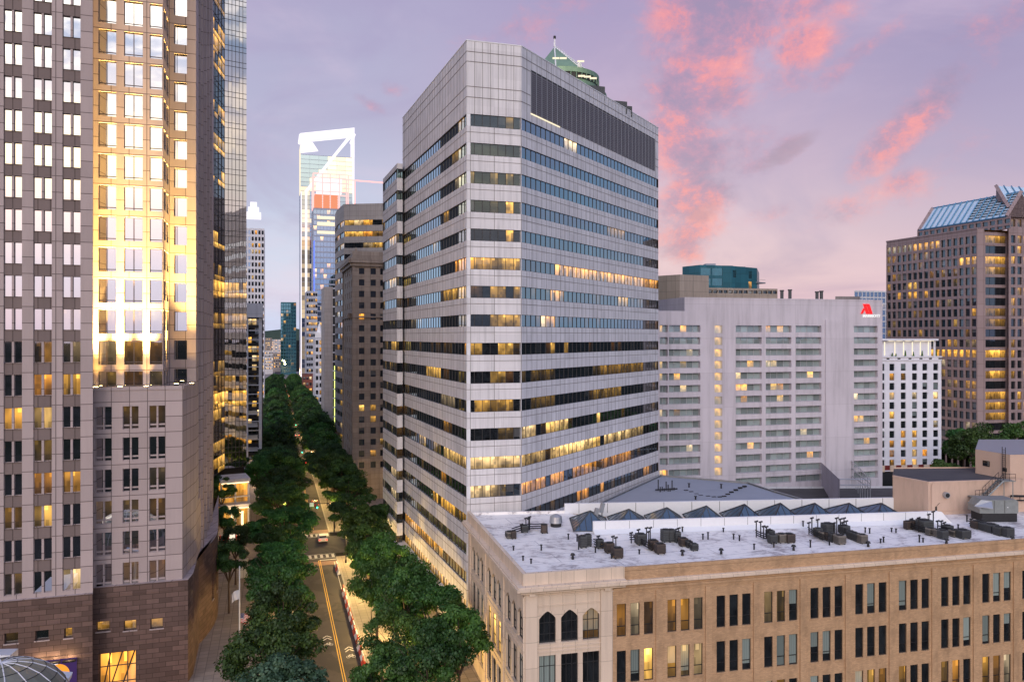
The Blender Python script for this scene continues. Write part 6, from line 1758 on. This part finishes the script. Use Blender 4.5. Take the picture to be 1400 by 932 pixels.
for i,(mt,nl,sz) in enumerate((('leaf_dark',15000,.34),('leaf_dark',13000,.36),('leaf_mid',14000,.34),('leaf_mid',12000,.36),('leaf_pale',16000,.34),('leaf_dark',6000,.52),('leaf_mid',6000,.52))):
    cm=leaf_crown(5.0,3.9,34+i*3,nl,100+i,sz,mt); tm=trunk_mesh(12,5,50+i)
    c=cm.build('crown',[mt]); tr=tm.build('trunk',['bark'])
    for o in (c,tr): COL.objects.unlink(o)
    PROT.append((c,tr))
def tree(x,y,h,r,kind,label,group,seed=0):
    root=thing('street_tree',label,'tree',(x,y,.1),R.uniform(0,6.28),group)
    s=r/5.0; zc=h-3.9*s*1.0*min(1.15,h/12/s if s else 1)
    c0,t0=PROT[kind]
    c=c0.copy(); COL.objects.link(c); c.parent=root; vz=min(1.2,max(.8,(h*.34)/(3.9*s))); c.scale=(s,s,s*vz); c.location=(0,0,h-3.9*s*vz*.98)
    t=t0.copy(); COL.objects.link(t); t.parent=root; t.scale=(s,s,h/12)
    return root
def ordn(i): return words[i] if i<len(words) else f'number {i+1}'
t=80.0; i=0
while t<640:
    far=t>260; r=R.uniform(4.7,5.7) if t<150 else R.uniform(6.4,7.6)
    l=(R.uniform(.4,1.5) if t<150 else R.uniform(1.2,2.6))-(1.4 if i in(1,) else 0)
    if not(XT0-3<t<XT1+4):
        x,y=G(t,l); kind=(4 if i==0 else 2 if i==1 else R.choice([0,1,0,2])) if not far else R.choice([5,6,5])
        h=R.uniform(11.2,14.8)+(1.2 if far else 0) if i>0 else 12.4
        tree(x,y,h,r,kind,('pale green ' if i==0 else 'dark ')+f'street tree, {ordn(i)} from the viewer in the left hand row' if i<20 else 'dark street tree far down the left hand row of the avenue','street trees in the left hand row'); i+=1
    t+=R.uniform(9.0,11.2) if t<150 else R.uniform(8.5,10) if t<260 else 9.5
t=100.0; i=0
while t<640:
    far=t>260; r=R.uniform(4.3,5.2) if t<150 else R.uniform(6.4,7.6)
    l=(16.4 if t<190 else 16.0)+R.uniform(-.5,.6)
    if not(XT0-4<t<XT1+4):
        x,y=G(t,l); kind=R.choice([0,1,2,3]) if not far else R.choice([5,6])
        tree(x,y,R.uniform(11.0,14.8)+(1.5 if far else 0),r,kind,f'dark street tree, {ordn(i)} from the viewer in the right hand row' if i<20 else 'dark street tree far down the right hand row of the avenue','street trees in the right hand row'); i+=1
    t+=R.uniform(8.0,10.5) if t<260 else 9.5
near=[(515,806,13.5,4.2,3,'broad bright green tree near the navy awning'),(560,818,14.5,4.6,2,'large tree in front of the banded tower base'),(604,846,13.2,4.6,1,'dark tree whose crown reaches the store corner'),
      (538,880,12,4.2,2,'tree above the yellow lamplight on the right pavement'),(588,912,14,4.8,0,'big dark tree at the bottom of the view, middle of the group'),(645,885,14.5,4.3,3,'dark tree against the arched windows of the store'),(524,940,11.5,4.0,3,'tree at the bottom edge right of the road')]
for x,y,h,r,k,lb in near:
    p=GRD(x,y,h*.62); g=toG(p); 
    if g[1]>20: p=G(g[0],20.0)
    tree(p[0],p[1],h,r,k,lb,'large trees on the right pavement')
for x,Y,h,r,k,lb in ((303,176,12.5,3.6,0,'small dark tree by the lit podium beside the granite base'),(310,152,11,3.2,1,'small dark tree on the left plaza, behind another one'),(313,122,12,3.4,0,'small dark tree on the left plaza with its trunk showing'),(322,136,11,3.2,1,'small dark tree beside the flagpole'),(300,196,13,4,0,'dark tree under the glass tower'),
      (330,205,12.5,4.2,0,'dark tree left of the podium lamps'),(352,196,13.5,5,2,'rounded tree in front of the balconied apartments')):
    p=PX(x,Y); tree(p[0],p[1],h,r,k,lb,'trees on the left plaza')
for x,Y,h,r,k,lb in ((1290,176,16.4,6.2,3,'bright green round tree in front of the white hotel'),(1342,205,21,9.0,2,'large dark tree behind the peach rooftop building'),(1392,212,21.5,8.5,3,'large dark tree cut by the right edge'),(1318,230,17.5,7,1,'dark tree between the white hotel and the granite tower'),(1365,178,17,6,2,'dark tree just behind the taller peach block')):
    p=PX(x,Y); tree(p[0],p[1],h,r,k,lb,'trees behind the peach rooftop building')
for x,Y,lb in ((372,560,'round tree past the far end of the avenue'),(380,590,'dark tree past the far end of the avenue')):
    p=PX(x,Y); tree(p[0],p[1],16,9,5,lb,'trees past the end of the avenue')

# ------------------------------------------------------------------ street lamps
def lamp(t,l,side,energy,label,h=6.2,col=(1,.60,.24)):
    p=G(t,l); root=thing('street_lamp',label,'street lamp',(*p,.13),0,'street lamps along the avenue')
    m=MB(); m.cyl((0,0,0),.16,.12,.7,8,0); m.tube((0,0,.7),(0,0,h),.08,.06,8,0); q=(P2[0]*side*1.1,P2[1]*side*1.1,h+.15); m.tube((0,0,h-.1),q,.05,.04,6,0)
    m.build('post',['dark_metal'],root,(0,0,0)).parent=root
    m=MB(); m.cyl((q[0],q[1],q[2]-.25),.12,.3,.2,10,0); m.cyl((q[0],q[1],q[2]-.05),.3,.1,.15,10,1); hd=m.build('lamp_head',['lamp_glow','dark_metal'],root,(0,0,0)); hd.parent=root
    lt=D.lights.new('street_light','POINT'); lt.energy=energy; lt.color=col; lt.shadow_soft_size=.25
    o=D.objects.new('street_light',lt); COL.objects.link(o); o.location=(p[0]+q[0],p[1]+q[1],.13+h-.45)
i=0
for t in (92,112,132,152,180,205,232,262,300,345,400,460,530,600):
    lamp(t,KR+1.4,1 if t<160 else -1,(4300 if t<160 else 2600),f'street lamp, {words[i]} from the viewer on the right pavement',5.4 if t<160 else 5.8,(1,.66,.22)); i+=1
i=0
for t in (100,128,150,182,215,250,290,335,390,450,520,590):
    lamp(t,KL-1.2,1,(1300 if t<160 else 2000),f'street lamp, {words[i]} from the viewer on the left pavement'); i+=1
for k,(x,Y) in enumerate(((322,172),(326,158),(345,224),(352,250))):
    p=toG(PX(x,Y)); lamp(p[0],p[1],1,900,f'plaza lamp, {words[k]} from the podium side under the left trees',4.5,(1,.62,.28))
# glow of the traffic at the far end
for k in range(3):
    l=D.lights.new('far_street_light','POINT'); l.energy=16000; l.color=(1,.5,.22); l.shadow_soft_size=1; o=D.objects.new('far_street_light',l); COL.objects.link(o); o.location=G(660+k*70,16,9)

# ------------------------------------------------------------------ traffic signals
def signal(root,p,state,label=None):
    m=MB(); m.obox((p[0],p[1],p[2]),.36,.3,1.05,TH,0); m.build('signal_head',['charcoal'],root)
    m=MB(); 
    dz={'green':-.33,'red':.33}[state]; n=10; c=Vector((p[0]-S2[0]*.17,p[1]-S2[1]*.17,p[2]+dz)); pts=[tuple(c+Vector((P2[0]*.17*math.cos(a),P2[1]*.17*math.cos(a),.17*math.sin(a)))) for a in [2*math.pi*i/n for i in range(n)]]
    m.face(pts,0); m.build('green_lens' if state=='green' else 'red_lens',['green_signal' if state=='green' else 'red_signal'],root)
def mast(t,l,reach,hs,label,state='green'):
    b=G(t,l); root=thing('traffic_signal',label,'traffic light',(*b,.13),0,'traffic signals over the avenue')
    m=MB(); m.tube((*b,.13),(*b,6.9),.14,.10,8,0); e=G(t,l+reach); m.tube((*b,6.7),(*e,6.9),.09,.05,6,0); m.build('mast_arm',['dark_metal'],root)
    for lh in hs: signal(root,G(t-.2,lh,6.3),state)
    l_=D.lights.new('signal_light','POINT'); l_.energy=60; l_.color=(.1,1,.5) if state=='green' else (1,.1,.08); l_.shadow_soft_size=.15; o=D.objects.new('signal_light',l_); COL.objects.link(o); o.location=G(t-.7,hs[0],6.0)
    return root
rt=mast(176.5,KR+1,-6.0,(9.6,12.2),'traffic signal on a mast arm beyond the crossing with two green lights')
m=MB(); p=G(176.2,8.4,6.7); m.obox(p,.9,.06,.9,TH,0); m.build('sign_board',['white_paint'],rt)
mast(157.5,KR+3.4,2.0,(17.9,),'traffic signal at the corner by the banded tower with one green light')
mast(262,KR+1,-5,(9.5,),'green traffic signal among the trees at mid distance')
mast(345,KR+1,-5,(9.8,12.0),'far green traffic signal seen between the tree rows')
mast(505,KR+1,-4,(10.5,),'red traffic signal at the far end of the trees','red')

# ------------------------------------------------------------------ vehicles
def car(t,l,body,label,heading=1,suv=False):
    root=thing('parked_car' if abs(l-9)>2 and t<150 else 'car',label,'car',(*G(t,l),0),TH+(0 if heading>0 else math.pi),'cars on the avenue')
    L,W,H=4.6,1.84,1.45+(.2 if suv else 0)
    prof=[(-2.3,.35),(-2.32,.75),(-2.25,.95),(-1.9,1.0),(-1.45,H-.03),(-.2,H),(.55,H-.08),(1.15,.98),(2.1,.85),(2.3,.6),(2.3,.35)]
    m=MB(); def_w=lambda z: W/2*(1 if z<1.0 else .80)
    a=[(-def_w(z),y,z) for y,z in prof]; b=[(def_w(z),y,z) for y,z in prof]
    for i in range(len(prof)-1): m.face([a[i],a[i+1],b[i+1],b[i]][::-1],0)
    m.face([a[-1],a[0],b[0],b[-1]],0)
    m.face(a,0); m.face(b[::-1],0)
    def add(mb,name,mats): o=mb.build(name,mats,root,(0,0,0)); o.parent=root; return o
    add(m,'body',[body])
    g=MB()
    for i,(k0,k1) in enumerate(((3,4),(6,7))):
        p0,p1=prof[k0],prof[k1]; f=lambda s:(p0[0]+(p1[0]-p0[0])*s,p0[1]+(p1[1]-p0[1])*s)
        q0,q1=f(.12),f(.9); e=-.012 if i==0 else .012
        g.face([(-W/2*.86,q0[0]+e,q0[1]+.01),(W/2*.86,q0[0]+e,q0[1]+.01),(W/2*.76,q1[0]+e,q1[1]+.01),(-W/2*.76,q1[0]+e,q1[1]+.01)],0)
    add(g,'windscreen',['charcoal'])
    for s in(-1,1):
        g=MB(); g.face([(s*(W/2*.90),-1.6,1.03),(s*(W/2*.90),1.0,1.03),(s*(W/2*.815),.5,H-.1),(s*(W/2*.815),-1.3,H-.1)],0); add(g,'side_window',['charcoal'])
        for y in(-1.4,1.42):
            g=MB(); g.tube((s*(W/2-.2),y,.34),(s*(W/2+.01),y,.34),.34,.34,12,0); w=add(g,'wheel',['tyre']); g=MB(); g.tube((s*(W/2+.0),y,.34),(s*(W/2+.02),y,.34),.2,.2,8,0); o=g.build('rim',['light_metal'],w,(0,0,0)); o.parent=w
        g=MB(); g.box(s*W*.38-.17,s*W*.38+.17,-2.35,-2.31,.68,.84,0); add(g,'tail_light',['tail_red'])
        g=MB(); g.box(s*W*.38-.17,s*W*.38+.17,2.28,2.32,.58,.72,0); add(g,'headlight',['head_white'])
    return root
car(170.5,10.4,'car_white','white car crossing the junction, seen from behind')
car(118,1.9+3.0,'car_black','dark car half hidden under the left hand trees') if False else None
for t,l,c,hd,lb in ((206,10.5,'car_red',1,'dark red car between the tree rows past the junction'),(232,7.1,'car_silver',-1,'silver oncoming car past the junction'),(275,10.4,'car_black',1,'black car in the tree gap at mid distance'),(300,7.0,'car_white',-1,'white oncoming car at mid distance'),(352,10.6,'car_silver',1,'silver car near the far green signal'),
     (420,10.5,'car_black',1,'black car braking near the end of the trees'),(440,7.0,'car_white',-1,'oncoming white car near the end of the trees'),(505,10.6,'car_red',1,'red car at the far red signal'),(560,10.5,'car_silver',1,'silver car beyond the far red signal'),(640,10.6,'car_black',1,'last dark car at the far end of the avenue'),(655,7.2,'car_white',-1,'last oncoming car at the far end of the avenue')):
    car(t,l,c,lb,hd)

# ------------------------------------------------------------------ flagpole and flags
fp=GRD(327.5,884); 
t=thing('flagpole','tall white flagpole on the left pavement beside the tree row','flagpole',(*fp,.13))
ft=ZZ(776,fp[1]); m=MB(); m.tube((*fp,.13),(*fp,ft),.13,.07,8,0); m.build('pole',['white_paint'],t)
m=MB(); m.cyl((*fp,ft),.16,.05,.3,8,0); m.build('finial',['light_metal'],t)
m=MB(); m.cyl((*fp,.13),.3,.25,.25,10,0); m.build('base',['light_metal'],t)
def flag(p,w,h,label,us,droop=.5):
    root=thing('flag',label,'flag',p)
    m=MB(); nx,nz=10,13
    def P(u,v): # u along fly, v down
        x=u*w*.72; return (p[0]+.1+x*math.cos(TH)+0.12*math.sin(u*9)*.6,p[1]+x*math.sin(TH)+.15*math.sin(u*7+v*2),p[2]-v*h-u*u*droop)
    for i in range(nx):
        for j in range(nz):
            c=0
            if us: c=(1 if j<7 and i<4 else (0 if j%2==0 else 2))
            else: c=2
            m.face([P(i/nx,j/nz),P(i/nx,(j+1)/nz),P((i+1)/nx,(j+1)/nz),P((i+1)/nx,j/nz)],c)
    m.build('cloth',['flag_red','flag_blue','flag_white'],root)
    if us:
        s=MB()
        for r_ in range(4):
            for c_ in range(4):
                q=P((.4*(c_+.6))/4.2,(.5*(r_+.6))/4.2); s.box(q[0]-.03,q[0]+.03,q[1]-.05,q[1]-.04,q[2]-.03,q[2]+.03,0)
        s.build('stars',['flag_white'],root)['kind']='stuff'
flag((fp[0],fp[1],ZZ(838,fp[1])),2.0,1.35,'striped red white and blue flag hanging low on the flagpole',True)
flag((fp[0]-.2,fp[1],ZZ(806,fp[1])),-1.4,1.3,'plain white flag hanging high on the flagpole',False)
# plaza bits
for k,x in enumerate((301,306,312,323,328)):
    p=GRD(x,739); m=MB(); m.cyl((*p,.13),.16,.16,1.0,8,0); m.cyl((*p,1.13),.16,.05,.12,8,0); tag(m.build('bollard',['barrier_red'],None,(*p,.13)),f'dark red bollard, {words[k]} from the left on the plaza edge','bollard','bollards on the plaza edge')
p=GRD(317.5,742); m=MB(); m.obox((*p,1.2),1.1,.6,2.1,TH,0); tag(m.build('lit_pillar',['cream_glow'],None,(*p,.13)),'glowing cream information pillar between the plaza bollards','information pillar')
p=GRD(333,790); m=MB(); m.obox((*p,1.6),1.3,.5,3.0,TH,0); m.obox((*p,3.3),1.6,.8,.3,TH,0); tag(m.build('stone_plinth',['pale_facade'],None,(*p,.13)),'pale stone plinth on the left pavement under the trees','plinth')
# awning at the foot of the banded tower
a=PX(590,126); t=thing('awning','navy sloping awning over the pavement at the foot of the banded tower','awning',(*a,4))
g0=G(118,24.6,4.6); g1=G(136,23.6,4.6); h0=G(118,20.2,3.5); h1=G(136,20.0,3.5)
m=MB(); m.face([g0,g1,h1,h0],0); m.face([(q[0],q[1],q[2]-.08) for q in (h0,h1,g1,g0)],0); m.face([h0,h1,(h1[0],h1[1],3.1),(h0[0],h0[1],3.1)],0); m.build('canopy',['navy_awning'],t)
m=MB(); 
for s in (0,.33,.66,1): q=Vector(h0).lerp(Vector(h1),s); m.tube((q.x,q.y,.13),(q.x,q.y,3.5),.06,.06,6,0)
m.build('poles',['dark_metal'],t)

# ------------------------------------------------------------------ lower left corner: mural, canopy, glass dome
gA=ST['gA']; t=thing('art_panel','framed panel with magenta and orange shapes, lit from above on the brown base','art panel',gA.p(gA.u(75),5,-.2))
Yc=gA.Y(75); z=lambda y: ZZ(y,Yc); u=gA.u
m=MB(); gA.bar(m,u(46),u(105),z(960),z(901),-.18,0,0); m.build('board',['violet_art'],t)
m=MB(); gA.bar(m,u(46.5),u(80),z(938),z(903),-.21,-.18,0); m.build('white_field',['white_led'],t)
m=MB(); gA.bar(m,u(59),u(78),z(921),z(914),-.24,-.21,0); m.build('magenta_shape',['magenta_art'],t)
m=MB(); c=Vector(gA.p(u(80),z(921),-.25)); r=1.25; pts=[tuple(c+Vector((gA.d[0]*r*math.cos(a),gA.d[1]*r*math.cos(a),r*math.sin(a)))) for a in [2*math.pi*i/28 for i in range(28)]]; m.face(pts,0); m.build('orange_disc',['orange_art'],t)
for k,(x0,x1) in enumerate(((47,63),(67,84),(87,105))):
    m=MB(); gA.bar(m,u(x0),u(x1),z(904),z(902),-.75,-.2,0); m.build('light_hood',['dark_metal'],t)
    l=D.lights.new('panel_light','POINT'); l.energy=90; l.color=(1,.7,.4); l.shadow_soft_size=.2; o=D.objects.new('panel_light',l); COL.objects.link(o); o.location=gA.p(u((x0+x1)/2),z(899),-.7)
def gdome():
    c=(*PX(2,66),0); R0=5.3; zc=ZZ(905,66)-R0*.8
    root=thing('glass_dome','greenish glass dome with curved ribs at the lower left corner','dome',(c[0],c[1],zc))
    m=MB(); n=28; rr=7
    P=lambda i,j:(c[0]+R0*math.cos(2*math.pi*i/n)*math.cos(j*math.pi/2/rr),c[1]+R0*math.sin(2*math.pi*i/n)*math.cos(j*math.pi/2/rr),zc+R0*.8*math.sin(j*math.pi/2/rr))
    for i in range(n):
        for j in range(rr): m.face([P(i,j),P(i+1,j),P(i+1,j+1),P(i,j+1)],0,smooth=True)
    m.build('glass_shell',['dome_glass'],root)
    b=MB()
    for i in range(0,n,2):
        for j in range(rr): b.tube(P(i,j),P(i,j+1),.05,.05,4,0)
    b.build('ribs',['pale_facade'],root)
    b=MB()
    for j in range(1,rr):
        for i in range(n): b.tube(P(i,j),P(i+1,j),.04,.04,4,0)
    b.build('rings',['dark_metal'],root)
    b=MB(); b.cyl((c[0],c[1],0),R0+.1,R0+.1,zc,28,0); b.build('drum',['mauve_granite'],root)
plain('dome_glass',(.16,.165,.13),.3,.2,.2,2,.6)
gdome()
t=thing('entrance_canopy','white angular canopy above the glass dome at the left edge','canopy',gA.p(gA.u(10),8,-2))
m=MB(); P0=[(*PX(-30,78),ZZ(902,78)+.5),(*PX(14,78),ZZ(902,78)+.5),(*PX(25,84),ZZ(886,84)),(*PX(-30,84),ZZ(887,84))]
m.face(P0,0); m.face([(a,b,c_-1.2) for a,b,c_ in P0][::-1],0)
for i in range(4):
    a,b=P0[i],P0[(i+1)%4]; m.face([(a[0],a[1],a[2]-1.2),(b[0],b[1],b[2]-1.2),b,a],0)
m.build('roof_slab',['white_paint'],t)
m=MB(); b0=GRD(40,945,8.0); c=PX(76,74); zz=ZZ(924,74); m.obox((*c,zz),2.6,1.4,.5,TH,0,('Y',.22)); m.tube((*c,0),(*c,zz),.2,.2,6,0); m.build('side_slab',['white_paint'],t)
